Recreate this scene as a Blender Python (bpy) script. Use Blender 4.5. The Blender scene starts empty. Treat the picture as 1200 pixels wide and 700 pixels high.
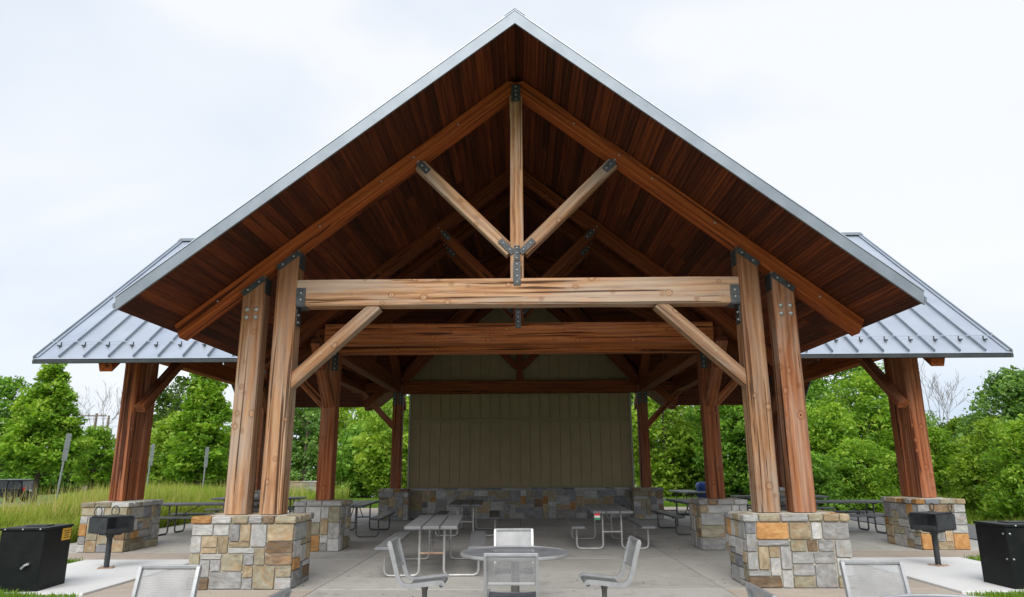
import bpy, math, random
import numpy as np
from mathutils import Matrix, Vector
R = math.radians
random.seed(7)
rng = np.random.default_rng(7)
scene = bpy.context.scene
COL = scene.collection

# ------------------------------------------------------------------ camera, sky, sun, exposure
cam = bpy.data.cameras.new('camera')
cam.sensor_width = 36.0
cam.lens = 816.03 / 1200 * 36
cam.clip_start = 0.1
cam.clip_end = 2000
camo = bpy.data.objects.new('camera', cam)
COL.objects.link(camo)
_p, _r, _y = 0.2384, 0.0047, -0.0130
F = Vector((math.sin(_y) * math.cos(_p), math.cos(_y) * math.cos(_p), math.sin(_p)))
R0 = Vector((math.cos(_y), -math.sin(_y), 0))
U0 = R0.cross(F)
RV = R0 * math.cos(_r) - U0 * math.sin(_r)
UV = R0 * math.sin(_r) + U0 * math.cos(_r)
camo.matrix_world = Matrix(((RV.x, UV.x, -F.x, 0.0591), (RV.y, UV.y, -F.y, 0.0), (RV.z, UV.z, -F.z, 1.70), (0, 0, 0, 1)))
scene.camera = camo

SUN_EL, SUN_AZ = R(44), R(187)      # azimuth measured from +Y clockwise: behind the camera
world = bpy.data.worlds.new('World')
scene.world = world
world.use_nodes = True
wn = world.node_tree
wn.nodes.clear()
def wnode(t, **k):
    n = wn.nodes.new(t)
    for a, b in k.items():
        setattr(n, a, b)
    return n
sky = wnode('ShaderNodeTexSky', sky_type='NISHITA', sun_disc=False)
sky.sun_elevation = SUN_EL
sky.sun_rotation = SUN_AZ
tc = wnode('ShaderNodeTexCoord')
mp = wnode('ShaderNodeMapping')
mp.inputs['Scale'].default_value = (1.0, 1.0, 2.0)
nz = wnode('ShaderNodeTexNoise')
nz.inputs['Scale'].default_value = 1.6
nz.inputs['Detail'].default_value = 5
nz.inputs['Roughness'].default_value = 0.42
nz.inputs['Distortion'].default_value = 0.4
rp = wnode('ShaderNodeValToRGB')
rp.color_ramp.elements[0].position = 0.36
rp.color_ramp.elements[0].color = (6.4, 7.4, 8.9, 1)
rp.color_ramp.elements[1].position = 0.60
rp.color_ramp.elements[1].color = (9.3, 9.5, 9.8, 1)
mx = wnode('ShaderNodeMixRGB')
mx.inputs[0].default_value = 0.90
bg = wnode('ShaderNodeBackground')
bg.inputs['Strength'].default_value = 0.050
wo = wnode('ShaderNodeOutputWorld')
L = wn.links.new
L(tc.outputs['Generated'], mp.inputs['Vector'])
L(mp.outputs[0], nz.inputs['Vector'])
L(nz.outputs['Fac'], rp.inputs[0])
L(sky.outputs[0], mx.inputs[1])
L(rp.outputs[0], mx.inputs[2])
L(mx.outputs[0], bg.inputs['Color'])
L(bg.outputs[0], wo.inputs['Surface'])

sl = bpy.data.lights.new('sun', 'SUN')
sl.energy = 1.5
sl.angle = R(48)
sl.color = (1.0, 0.965, 0.92)
slo = bpy.data.objects.new('sun', sl)
COL.objects.link(slo)
sd = Vector((math.sin(SUN_AZ) * math.cos(SUN_EL), math.cos(SUN_AZ) * math.cos(SUN_EL), math.sin(SUN_EL)))
slo.rotation_euler = sd.to_track_quat('Z', 'Y').to_euler()
slo.location = sd * 60

vs = scene.view_settings
vs.view_transform = 'Standard'
vs.look = 'None'
vs.exposure = 1.15
vs.gamma = 1.0
vs.use_curve_mapping = False
scene.cycles.max_bounces = 8
scene.cycles.diffuse_bounces = 5
scene.cycles.transparent_max_bounces = 12
scene.cycles.use_denoising = True

# ------------------------------------------------------------------ materials
MATS = {}
class NT:
    def __init__(s, name):
        m = bpy.data.materials.new(name)
        m.use_nodes = True
        s.m, s.t = m, m.node_tree
        s.t.nodes.clear()
        s.out = s.t.nodes.new('ShaderNodeOutputMaterial')
        s.b = s.t.nodes.new('ShaderNodeBsdfPrincipled')
        s.t.links.new(s.b.outputs[0], s.out.inputs['Surface'])
        MATS[name] = m
    def n(s, t, **k):
        n = s.t.nodes.new(t)
        for a, b in k.items():
            setattr(n, a, b)
        return n
    def l(s, a, b):
        s.t.links.new(a, b)
    def set(s, **k):
        for a, b in k.items():
            s.b.inputs[a.replace('_', ' ')].default_value = b
    def coords(s, scale=(1, 1, 1), kind='Object', rnd=True):
        tc = s.n('ShaderNodeTexCoord')
        v = tc.outputs[kind]
        if rnd:
            oi = s.n('ShaderNodeObjectInfo')
            mu = s.n('ShaderNodeMath', operation='MULTIPLY')
            mu.inputs[1].default_value = 37.0
            s.l(oi.outputs['Random'], mu.inputs[0])
            ad = s.n('ShaderNodeVectorMath', operation='ADD')
            s.l(v, ad.inputs[0])
            s.l(mu.outputs[0], ad.inputs[1])
            v = ad.outputs[0]
        mp = s.n('ShaderNodeMapping')
        mp.inputs['Scale'].default_value = scale
        s.l(v, mp.inputs['Vector'])
        return mp.outputs[0]
    def noise(s, vec, scale, detail=4, rough=0.55, dist=0.0):
        n = s.n('ShaderNodeTexNoise')
        n.inputs['Scale'].default_value = scale
        n.inputs['Detail'].default_value = detail
        n.inputs['Roughness'].default_value = rough
        n.inputs['Distortion'].default_value = dist
        s.l(vec, n.inputs['Vector'])
        return n.outputs['Fac']
    def ramp(s, fac, stops):
        r = s.n('ShaderNodeValToRGB')
        e = r.color_ramp.elements
        while len(e) < len(stops):
            e.new(0.5)
        for i, (p, c) in enumerate(stops):
            e[i].position = p
            e[i].color = (c, c, c, 1) if isinstance(c, (int, float)) else (*c, 1)
        s.l(fac, r.inputs[0])
        return r.outputs[0]
    def mix(s, fac, a, b, mode='MIX'):
        m = s.n('ShaderNodeMixRGB', blend_type=mode)
        for i, v in ((0, fac), (1, a), (2, b)):
            if isinstance(v, (int, float)):
                m.inputs[i].default_value = v if i == 0 else (v, v, v, 1)
            elif isinstance(v, tuple):
                m.inputs[i].default_value = (*v, 1)
            else:
                s.l(v, m.inputs[i])
        return m.outputs[0]
    def math(s, op, a, b=0.5):
        m = s.n('ShaderNodeMath', operation=op)
        for i, v in ((0, a), (1, b)):
            if isinstance(v, (int, float)):
                m.inputs[i].default_value = v
            else:
                s.l(v, m.inputs[i])
        return m.outputs[0]
    def objrand(s):
        return s.n('ShaderNodeObjectInfo').outputs['Random']
    def color(s, c):
        s.l(c, s.b.inputs['Base Color'])
    def bump(s, h, strength=0.3, dist=0.02):
        b = s.n('ShaderNodeBump')
        b.inputs['Strength'].default_value = strength
        b.inputs['Distance'].default_value = dist
        s.l(h, b.inputs['Height'])
        s.l(b.outputs[0], s.b.inputs['Normal'])

def wood(name, dark, mid, light, knots=True, grey=0.0, rough=0.75, crack=1.0, vary=0.4, sheltered=None):
    """Timber; the grain runs along the object's local X."""
    t = NT(name)
    v = t.coords((0.55, 12, 12))
    g1 = t.noise(v, 1.5, 8, 0.66, 0.9)
    v2 = t.coords((1.6, 75, 75))
    g2 = t.noise(v2, 1.5, 4, 0.6, 0.4)
    wv = t.n('ShaderNodeTexWave', wave_type='RINGS', rings_direction='X', wave_profile='SIN')
    wv.inputs['Scale'].default_value = 2.0
    wv.inputs['Distortion'].default_value = 7.0
    wv.inputs['Detail'].default_value = 3
    wv.inputs['Detail Scale'].default_value = 0.9
    vw = t.coords((0.16, 2.3, 2.3))
    t.l(vw, wv.inputs['Vector'])
    g = t.math('ADD', t.math('ADD', t.math('MULTIPLY', g1, 0.62), t.math('MULTIPLY', g2, 0.26)), t.math('MULTIPLY', wv.outputs['Fac'], 0.15))
    c = t.ramp(g, [(0.33, dark), (0.52, mid), (0.70, light)])
    if grey:
        v3 = t.coords((0.35, 2.2, 2.2))
        gr = t.ramp(t.noise(v3, 1.3, 4, 0.6, 0.6), [(0.42, 0.0), (0.62, grey)])
        c = t.mix(gr, c, (0.40, 0.345, 0.285))
    # long drying cracks
    v4 = t.coords((0.26, 12, 12))
    ck = t.ramp(t.noise(v4, 1.2, 3, 0.5, 0.5), [(0.372, 1.0), (0.392, 0.0)])
    ckc = t.math('MULTIPLY', ck, 0.85 * crack)
    c = t.mix(ckc, c, tuple(x * 0.22 for x in dark))
    h = t.math('SUBTRACT', g, ck)
    if knots:
        v5 = t.coords((3.3, 3.9, 3.9))
        vo = t.n('ShaderNodeTexVoronoi')
        vo.inputs['Scale'].default_value = 1.0
        vo.inputs['Randomness'].default_value = 0.9
        t.l(v5, vo.inputs['Vector'])
        d = t.math('ADD', vo.outputs['Distance'], t.math('MULTIPLY', t.math('SUBTRACT', t.noise(t.coords((9, 9, 9)), 1.0, 3), 0.5), 0.10))
        cell = t.math('MULTIPLY', t.n('ShaderNodeSeparateColor').outputs[0], 1.0)
        t.l(vo.outputs['Color'], [n for n in t.t.nodes if n.bl_idname == 'ShaderNodeSeparateColor'][-1].inputs[0])
        d = t.math('ADD', d, t.math('MULTIPLY', cell, 0.11))
        ring = t.ramp(d, [(0.10, 0.65), (0.20, 0.0)])
        core = t.ramp(d, [(0.045, 1.0), (0.085, 0.0)])
        halo = t.ramp(d, [(0.17, 0.6), (0.30, 0.0)])
        c = t.mix(halo, c, dark)
        c = t.mix(ring, c, tuple(min(1, x * 1.1 + .01) for x in light))
        c = t.mix(core, c, tuple(x * 0.45 for x in dark))
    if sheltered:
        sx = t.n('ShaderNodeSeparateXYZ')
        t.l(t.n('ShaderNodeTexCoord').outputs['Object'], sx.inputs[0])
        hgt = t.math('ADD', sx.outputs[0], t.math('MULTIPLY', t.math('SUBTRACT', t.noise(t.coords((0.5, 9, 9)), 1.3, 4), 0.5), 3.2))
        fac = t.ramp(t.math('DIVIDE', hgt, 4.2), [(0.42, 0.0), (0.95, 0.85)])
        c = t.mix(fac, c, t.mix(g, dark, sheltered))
    ob = t.math('ADD', t.math('MULTIPLY', t.objrand(), vary), 1.0 - vary / 2)
    c = t.mix(1.0, c, ob, 'MULTIPLY')
    t.color(c)
    t.set(Roughness=rough)
    t.b.inputs['Specular IOR Level'].default_value = 0.25
    t.bump(h, 0.6, 0.012)
    return t

wood('wood_weathered', (0.13, 0.042, 0.016), (0.27, 0.105, 0.044), (0.40, 0.19, 0.095), grey=0.4)
wood('wood_pale', (0.155, 0.062, 0.026), (0.39, 0.205, 0.102), (0.55, 0.345, 0.20), grey=0.62)
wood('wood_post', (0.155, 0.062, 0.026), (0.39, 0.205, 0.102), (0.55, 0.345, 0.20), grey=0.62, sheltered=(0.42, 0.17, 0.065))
wood('wood_orange', (0.17, 0.042, 0.010), (0.38, 0.110, 0.028), (0.50, 0.19, 0.060), grey=0.08)
wood('wood_red', (0.12, 0.030, 0.010), (0.26, 0.075, 0.024), (0.38, 0.14, 0.050), grey=0.12)
wood('wood_stained', (0.16, 0.032, 0.007), (0.30, 0.070, 0.014), (0.40, 0.115, 0.027), knots=False)
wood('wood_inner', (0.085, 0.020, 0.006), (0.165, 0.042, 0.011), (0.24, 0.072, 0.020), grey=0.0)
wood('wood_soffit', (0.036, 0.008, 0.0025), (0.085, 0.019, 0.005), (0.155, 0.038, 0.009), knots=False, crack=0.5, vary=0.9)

t = NT('metal_roof')
v = t.coords((1, 1, 1))
n1 = t.noise(v, 1.2, 4)
t.color(t.mix(t.math('MULTIPLY', t.objrand(), 0.5), t.ramp(n1, [(0.3, (0.38, 0.43, 0.51)), (0.7, (0.50, 0.55, 0.63))]), (0.47, 0.51, 0.57)))
t.set(Metallic=0.55, Roughness=0.42)
t.bump(t.noise(t.coords((0.9, 0.9, 0.9)), 1.5, 3), 0.35, 0.03)
t = NT('metal_fascia')
t.color(t.ramp(t.noise(t.coords(), 3.0, 3), [(0.3, (0.18, 0.21, 0.24)), (0.7, (0.235, 0.265, 0.30))]))
t.set(Metallic=0.45, Roughness=0.45)
t = NT('metal_edge_dark')
t.color(t.ramp(t.noise(t.coords(), 3.0, 3), [(0.3, (0.045, 0.055, 0.06)), (0.7, (0.08, 0.09, 0.10))]))
t.set(Metallic=0.3, Roughness=0.5)
t = NT('steel_plate')
t.color(t.ramp(t.noise(t.coords(), 9.0, 5), [(0.3, (0.045, 0.05, 0.053)), (0.7, (0.11, 0.115, 0.12))]))
t.set(Metallic=0.5, Roughness=0.55)
t = NT('bolt_steel')
t.color(t.ramp(t.noise(t.coords(), 20.0, 3), [(0.3, (0.30, 0.31, 0.31)), (0.7, (0.5, 0.51, 0.5))]))
t.set(Metallic=0.7, Roughness=0.4)

def stone(name, a, b, c, rust=0.0):
    t = NT(name)
    v = t.coords((1, 1, 1), 'Generated')
    n1 = t.noise(v, 2.6, 6, 0.62, 0.3)
    cc = t.ramp(n1, [(0.30, a), (0.52, b), (0.72, c)])
    if rust:
        cc = t.mix(t.ramp(t.noise(v, 1.7, 4, 0.6, 0.8), [(0.50, 0.0), (0.66, rust)]), cc, (0.34, 0.17, 0.055))
    ob = t.math('ADD', t.math('MULTIPLY', t.objrand(), 0.45), 0.80)
    cc = t.mix(1.0, cc, ob, 'MULTIPLY')
    t.color(cc)
    t.set(Roughness=0.88)
    t.b.inputs['Specular IOR Level'].default_value = 0.2
    v2 = t.coords((1, 1, 1), 'Generated')
    t.bump(t.math('ADD', t.noise(v2, 5, 6, 0.7), t.math('MULTIPLY', n1, 0.8)), 0.75, 0.02)
stone('stone_grey', (0.17, 0.17, 0.165), (0.27, 0.27, 0.265), (0.38, 0.38, 0.375), 0.15)
stone('stone_pale', (0.28, 0.285, 0.28), (0.39, 0.39, 0.375), (0.50, 0.49, 0.46), 0.2)
stone('stone_blue', (0.14, 0.15, 0.16), (0.21, 0.22, 0.235), (0.30, 0.31, 0.325), 0.1)
stone('stone_tan', (0.24, 0.19, 0.12), (0.36, 0.29, 0.19), (0.46, 0.39, 0.28), 0.5)
stone('stone_olive', (0.19, 0.17, 0.12), (0.29, 0.265, 0.19), (0.38, 0.355, 0.28), 0.4)
stone('stone_brown', (0.12, 0.085, 0.055), (0.20, 0.145, 0.095), (0.30, 0.23, 0.16), 0.4)
stone('stone_orange', (0.26, 0.13, 0.045), (0.40, 0.21, 0.08), (0.48, 0.31, 0.15), 0.3)
STONES = (['stone_grey'] * 9 + ['stone_pale'] * 10 + ['stone_blue'] * 2 + ['stone_tan'] * 7 + ['stone_olive'] * 8 + ['stone_brown'] * 3 + ['stone_orange'] * 2)
t = NT('mortar')
t.color(t.ramp(t.noise(t.coords(), 14, 5), [(0.3, (0.38, 0.345, 0.28)), (0.7, (0.52, 0.48, 0.40))]))
t.set(Roughness=0.95)
t.bump(t.noise(t.coords(), 40, 4), 0.5, 0.01)

def concrete(name, a, b, stain=0.5, kind='Object'):
    t = NT(name)
    v = t.coords((1, 1, 1), kind)
    n1 = t.noise(v, 0.55, 6, 0.6, 0.3)
    n2 = t.noise(v, 9, 5, 0.65)
    c = t.ramp(t.math('ADD', t.math('MULTIPLY', n1, 0.7), t.math('MULTIPLY', n2, 0.3)), [(0.32, a), (0.68, b)])
    st = t.ramp(t.noise(t.coords((1, 1, 1), kind), 1.7, 5, 0.7, 0.6), [(0.54, 0.0), (0.72, stain)])
    c = t.mix(st, c, tuple(x * 0.62 for x in a))
    sp = t.ramp(t.noise(t.coords((1, 1, 1), kind), 5.5, 3, 0.5), [(0.66, 0.0), (0.72, 0.8 * stain)])
    c = t.mix(sp, c, tuple(x * 0.45 for x in a))
    ob = t.math('ADD', t.math('MULTIPLY', t.objrand(), 0.12), 0.94)
    c = t.mix(1.0, c, ob, 'MULTIPLY')
    t.color(c)
    t.set(Roughness=0.85)
    t.b.inputs['Specular IOR Level'].default_value = 0.25
    t.bump(t.noise(t.coords((6, 120, 6), kind), 2.0, 3), 0.12, 0.004)
concrete('concrete_grey', (0.33, 0.315, 0.285), (0.46, 0.445, 0.415), 0.65)
concrete('concrete_tan', (0.32, 0.27, 0.22), (0.44, 0.38, 0.32), 0.35)
concrete('concrete_white', (0.60, 0.60, 0.59), (0.72, 0.715, 0.70), 0.18)
concrete('asphalt', (0.13, 0.13, 0.135), (0.20, 0.20, 0.205), 0.3)
concrete('road', (0.30, 0.30, 0.31), (0.40, 0.40, 0.41), 0.2)

t = NT('soil')
v = t.coords((1, 1, 1), 'Object', False)
t.color(t.ramp(t.noise(v, 0.35, 7, 0.65), [(0.30, (0.055, 0.085, 0.018)), (0.5, (0.095, 0.15, 0.028)), (0.72, (0.17, 0.22, 0.055))]))
t.set(Roughness=0.95)
t.bump(t.noise(v, 6, 5), 0.6, 0.08)

def paint(name, a, b, rough=0.5, metal=0.0, scale=6, bump=0.0):
    t = NT(name)
    n1 = t.noise(t.coords(), scale, 5, 0.6)
    t.color(t.ramp(n1, [(0.3, a), (0.7, b)]))
    t.set(Roughness=rough, Metallic=metal)
    if bump:
        t.bump(t.noise(t.coords(), scale * 6, 3), bump, 0.004)
    return t
paint('wall_paint', (0.27, 0.212, 0.108), (0.32, 0.255, 0.134), 0.7, 0, 2.0, 0.1)
paint('wall_trim', (0.25, 0.196, 0.110), (0.29, 0.23, 0.133), 0.7, 0, 2.0)
paint('wall_end_lit', (0.42, 0.39, 0.33), (0.52, 0.49, 0.42), 0.7)
paint('table_plastic', (0.135, 0.138, 0.145), (0.20, 0.203, 0.21), 0.5, 0, 4, 0.15)
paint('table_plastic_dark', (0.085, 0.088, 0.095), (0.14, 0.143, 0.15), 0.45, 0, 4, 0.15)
paint('galvanised_tube', (0.36, 0.355, 0.34), (0.52, 0.51, 0.49), 0.45, 0.5, 9)
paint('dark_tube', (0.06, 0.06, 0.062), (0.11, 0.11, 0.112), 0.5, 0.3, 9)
paint('silver_paint', (0.34, 0.345, 0.35), (0.46, 0.465, 0.47), 0.36, 0.55, 8)
paint('stem_metal', (0.13, 0.125, 0.115), (0.21, 0.205, 0.19), 0.5, 0.5, 8)
paint('rust', (0.28, 0.16, 0.09), (0.46, 0.34, 0.25), 0.8, 0, 9)
paint('black_steel', (0.004, 0.006, 0.006), (0.010, 0.012, 0.012), 0.5, 0.0, 5, 0.08).b.inputs['Specular IOR Level'].default_value = 0.2
_b = MATS['black_steel'].node_tree
_nt = [n for n in _b.nodes if n.bl_idname == 'ShaderNodeValToRGB'][0]
_nt.color_ramp.elements[0].position = 0.35
_e = _nt.color_ramp.elements.new(0.74); _e.color = (0.030, 0.029, 0.027, 1)
paint('grill_iron', (0.022, 0.024, 0.027), (0.050, 0.052, 0.056), 0.6, 0.2, 8, 0.3)
paint('chrome', (0.5, 0.5, 0.5), (0.65, 0.65, 0.65), 0.25, 0.9)
paint('label_yellow', (0.75, 0.42, 0.03), (0.85, 0.50, 0.05), 0.5)
paint('label_black', (0.02, 0.02, 0.02), (0.03, 0.03, 0.03), 0.5)
paint('label_red', (0.62, 0.02, 0.03), (0.7, 0.03, 0.04), 0.5)
paint('label_white', (0.65, 0.65, 0.63), (0.75, 0.75, 0.73), 0.5)
paint('label_green', (0.03, 0.22, 0.10), (0.05, 0.28, 0.14), 0.5)
paint('blue_plastic', (0.008, 0.05, 0.22), (0.015, 0.075, 0.30), 0.4)
paint('sign_back', (0.28, 0.30, 0.31), (0.38, 0.40, 0.41), 0.5, 0.4, 5)
paint('bark', (0.05, 0.038, 0.028), (0.12, 0.095, 0.072), 0.95, 0, 12, 0.8)
paint('bark_grey', (0.14, 0.125, 0.11), (0.24, 0.22, 0.20), 0.95, 0, 12, 0.8)
paint('pole_wood', (0.16, 0.12, 0.09), (0.25, 0.20, 0.16), 0.9, 0, 6)
paint('wire', (0.05, 0.05, 0.055), (0.07, 0.07, 0.075), 0.7)
paint('car_paint', (0.010, 0.011, 0.013), (0.016, 0.017, 0.019), 0.22, 0.2)
paint('car_glass', (0.02, 0.024, 0.028), (0.04, 0.045, 0.05), 0.08)
paint('car_trim', (0.02, 0.02, 0.02), (0.04, 0.04, 0.04), 0.7)
paint('tyre', (0.015, 0.015, 0.015), (0.03, 0.03, 0.03), 0.9)
paint('rim', (0.45, 0.45, 0.46), (0.6, 0.6, 0.61), 0.3, 0.8)
paint('tail_red', (0.55, 0.015, 0.02), (0.65, 0.03, 0.03), 0.2)
paint('lamp_white', (0.7, 0.7, 0.7), (0.8, 0.8, 0.8), 0.4)

def perforated(name, a, b, pitch, hole, metal=0.4, rough=0.45):
    t = NT(name)
    n1 = t.noise(t.coords(), 6, 3)
    t.color(t.ramp(n1, [(0.3, a), (0.7, b)]))
    t.set(Roughness=rough, Metallic=metal)
    tc = t.n('ShaderNodeTexCoord')
    uv = t.n('ShaderNodeSeparateXYZ')
    t.l(tc.outputs['UV'], uv.inputs[0])
    fx = t.math('SUBTRACT', t.math('FRACT', t.math('DIVIDE', uv.outputs[0], pitch)), 0.5)
    fy = t.math('SUBTRACT', t.math('FRACT', t.math('DIVIDE', uv.outputs[1], pitch)), 0.5)
    r2 = t.math('ADD', t.math('MULTIPLY', fx, fx), t.math('MULTIPLY', fy, fy))
    hol = t.math('LESS_THAN', r2, hole * hole)
    tr = t.n('ShaderNodeBsdfTransparent')
    ms = t.n('ShaderNodeMixShader')
    t.l(hol, ms.inputs[0])
    t.l(t.b.outputs[0], ms.inputs[1])
    t.l(tr.outputs[0], ms.inputs[2])
    t.l(ms.outputs[0], t.out.inputs['Surface'])
perforated('mesh_silver', (0.27, 0.275, 0.28), (0.36, 0.365, 0.37), 0.013, 0.28)
perforated('mesh_grey', (0.10, 0.105, 0.11), (0.15, 0.155, 0.165), 0.013, 0.22)
perforated('mesh_table', (0.20, 0.21, 0.225), (0.28, 0.29, 0.31), 0.014, 0.20)

def leafmat(name, cols, trans=0.35):
    """Colour varies leaf by leaf through the 'tint' attribute."""
    t = NT(name)
    at = t.n('ShaderNodeAttribute', attribute_name='tint')
    c = t.ramp(at.outputs['Fac'], [(i / (len(cols) - 1), col) for i, col in enumerate(cols)])
    t.color(c)
    t.set(Roughness=0.55)
    t.b.inputs['Specular IOR Level'].default_value = 0.3
    tl = t.n('ShaderNodeBsdfTranslucent')
    tcl = t.mix(1.0, c, (1.0, 1.0, 0.5), 'MULTIPLY')
    t.l(tcl, tl.inputs['Color'])
    ms = t.n('ShaderNodeMixShader')
    ms.inputs[0].default_value = trans
    t.l(t.b.outputs[0], ms.inputs[1])
    t.l(tl.outputs[0], ms.inputs[2])
    t.l(ms.outputs[0], t.out.inputs['Surface'])
leafmat('leaf_bright', [(0.102, 0.211, 0.020), (0.255, 0.472, 0.045), (0.459, 0.620, 0.087)], 0.5)
leafmat('leaf_mid', [(0.079, 0.179, 0.025), (0.201, 0.396, 0.053), (0.382, 0.620, 0.099)], 0.5)
leafmat('leaf_dark', [(0.041, 0.089, 0.016), (0.100, 0.192, 0.032), (0.195, 0.304, 0.052)], 0.5)
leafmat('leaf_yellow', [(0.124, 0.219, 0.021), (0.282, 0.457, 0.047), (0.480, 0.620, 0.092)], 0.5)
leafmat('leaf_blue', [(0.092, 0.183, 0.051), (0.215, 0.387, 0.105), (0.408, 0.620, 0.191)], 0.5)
leafmat('grass_meadow', [(0.154, 0.246, 0.026), (0.280, 0.394, 0.050), (0.448, 0.505, 0.098), (0.643, 0.530, 0.240)], 0.48)
leafmat('grass_lawn', [(0.105, 0.209, 0.018), (0.187, 0.330, 0.030), (0.303, 0.429, 0.059)], 0.48)

# ------------------------------------------------------------------ builders
def wm(o):
    return (wm(o.parent) @ o.matrix_basis) if o.parent else o.matrix_basis.copy()
def put(name, me, parent=None, M=None, mat=None):
    o = bpy.data.objects.new(name, me)
    COL.objects.link(o)
    M = M or Matrix()
    if parent is not None:
        o.parent = parent
        M = wm(parent).inverted() @ M
    o.matrix_basis = M
    return o
def thing(name, label, cat, loc=(0, 0, 0), rz=0.0, group=None):
    o = bpy.data.objects.new(name, None)
    COL.objects.link(o)
    o.location = loc
    o.rotation_euler = (0, 0, rz)
    o.matrix_basis = Matrix.Translation(loc) @ Matrix.Rotation(rz, 4, 'Z')
    o.empty_display_size = 0.3
    tag(o, label, cat, group)
    return o
def tag(o, label=None, cat=None, group=None, kind=None):
    if label: o['label'] = label
    if cat: o['category'] = cat
    if group: o['group'] = group
    if kind: o['kind'] = kind
    return o
class MB:
    def __init__(s):
        s.v, s.f, s.uv = [], [], {}
    def add(s, vs, fs):
        k = len(s.v)
        s.v += [tuple(p) for p in vs]
        s.f += [tuple(i + k for i in f) for f in fs]
    def box(s, c, d, M=None):
        c = Vector(c)
        pts = []
        for z in (-.5, .5):
            for x, y in ((-.5, -.5), (.5, -.5), (.5, .5), (-.5, .5)):
                p = Vector((x * d[0], y * d[1], z * d[2]))
                pts.append((M @ p if M else p) + c)
        s.add(pts, [(3, 2, 1, 0), (4, 5, 6, 7), (0, 1, 5, 4), (1, 2, 6, 5), (2, 3, 7, 6), (3, 0, 4, 7)])
    def cbox(s, c, d, ch=0.01, M=None):
        """Box with chamfered edges."""
        hx, hy, hz = d[0] / 2, d[1] / 2, d[2] / 2
        ch = min(ch, hx * .9, hy * .9, hz * .9)
        pts, fs = [], []
        ring = []
        for z, ins in ((-hz, ch), (-hz + ch, 0), (hz - ch, 0), (hz, ch)):
            a, b = hx - ins, hy - ins
            k = ch if ins == 0 else ch * .5
            r = [(a - k, -b), (a, -b + k), (a, b - k), (a - k, b), (-a + k, b), (-a, b - k), (-a, -b + k), (-a + k, -b)]
            ring.append(list(range(len(pts), len(pts) + 8)))
            pts += [Vector((x, y, z)) for x, y in r]
        for i in range(3):
            for j in range(8):
                q = (j + 1) % 8
                fs.append((ring[i][j], ring[i][q], ring[i + 1][q], ring[i + 1][j]))
        fs.append(tuple(reversed(ring[0])))
        fs.append(tuple(ring[3]))
        c = Vector(c)
        s.add([(M @ p if M else p) + c for p in pts], fs)
    def tube(s, pts, r, n=8, cap=True, closed=False):
        pts = [Vector(p) for p in pts]
        rs = r if isinstance(r, (list, tuple)) else [r] * len(pts)
        m = len(pts)
        up = None
        vs, fs = [], []
        for i, p in enumerate(pts):
            a = pts[(i - 1) % m] if (closed or i > 0) else p
            b = pts[(i + 1) % m] if (closed or i < m - 1) else p
            d = (b - a)
            d = d.normalized() if d.length > 1e-9 else Vector((0, 0, 1))
            if up is None:
                up = Vector((0, 0, 1)) if abs(d.z) < 0.9 else Vector((1, 0, 0))
            x = d.cross(up)
            x = x.normalized() if x.length > 1e-6 else d.orthogonal().normalized()
            y = x.cross(d).normalized()
            up = y
            for j in range(n):
                t = 2 * math.pi * (j + .5) / n
                vs.append(p + (x * math.cos(t) + y * math.sin(t)) * rs[i])
        for i in range(m if closed else m - 1):
            k = (i + 1) % m
            for j in range(n):
                q = (j + 1) % n
                fs.append((i * n + j, k * n + j, k * n + q, i * n + q))
        if cap and not closed:
            fs.append(tuple(range(n)))
            fs.append(tuple(reversed(range((m - 1) * n, m * n))))
        s.add(vs, fs)
    def lathe(s, prof, c=(0, 0, 0), n=20):
        c = Vector(c)
        vs, fs = [], []
        for r, z in prof:
            for j in range(n):
                t = 2 * math.pi * j / n
                vs.append(c + Vector((r * math.cos(t), r * math.sin(t), z)))
        for i in range(len(prof) - 1):
            for j in range(n):
                q = (j + 1) % n
                fs.append((i * n + j, i * n + q, (i + 1) * n + q, (i + 1) * n + j))
        fs.append(tuple(reversed(range(n))))
        fs.append(tuple(range((len(prof) - 1) * n, len(prof) * n)))
        s.add(vs, fs)
    def prism(s, poly, ext, frame=None):
        """poly: list of 3-D points (planar), ext: extrusion vector."""
        e = Vector(ext)
        p = [Vector(q) for q in poly]
        n = len(p)
        nrm = Vector((0, 0, 0))
        for i in range(n):
            nrm += p[i].cross(p[(i + 1) % n])
        if nrm.dot(e) > 0:
            p.reverse()
        s.add(p + [q + e for q in p], [tuple(range(n))] + [tuple(reversed(range(n, 2 * n)))] + [(i, n + i, n + (i + 1) % n, (i + 1) % n) for i in range(n)])
    def mesh(s, name, mat, smooth=False):
        me = bpy.data.meshes.new(name)
        me.from_pydata(s.v, [], s.f)
        me.materials.append(MATS[mat])
        if smooth:
            me.polygons.foreach_set('use_smooth', [True] * len(me.polygons))
            try:
                me.set_sharp_from_angle(angle=R(40))
            except Exception:
                pass
        me.update()
        return me
    def build(s, name, mat, parent=None, M=None, smooth=False):
        """Vertices are world coordinates (M None) or local to M."""
        return put(name, s.mesh(name, mat, smooth), parent, M)

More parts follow.
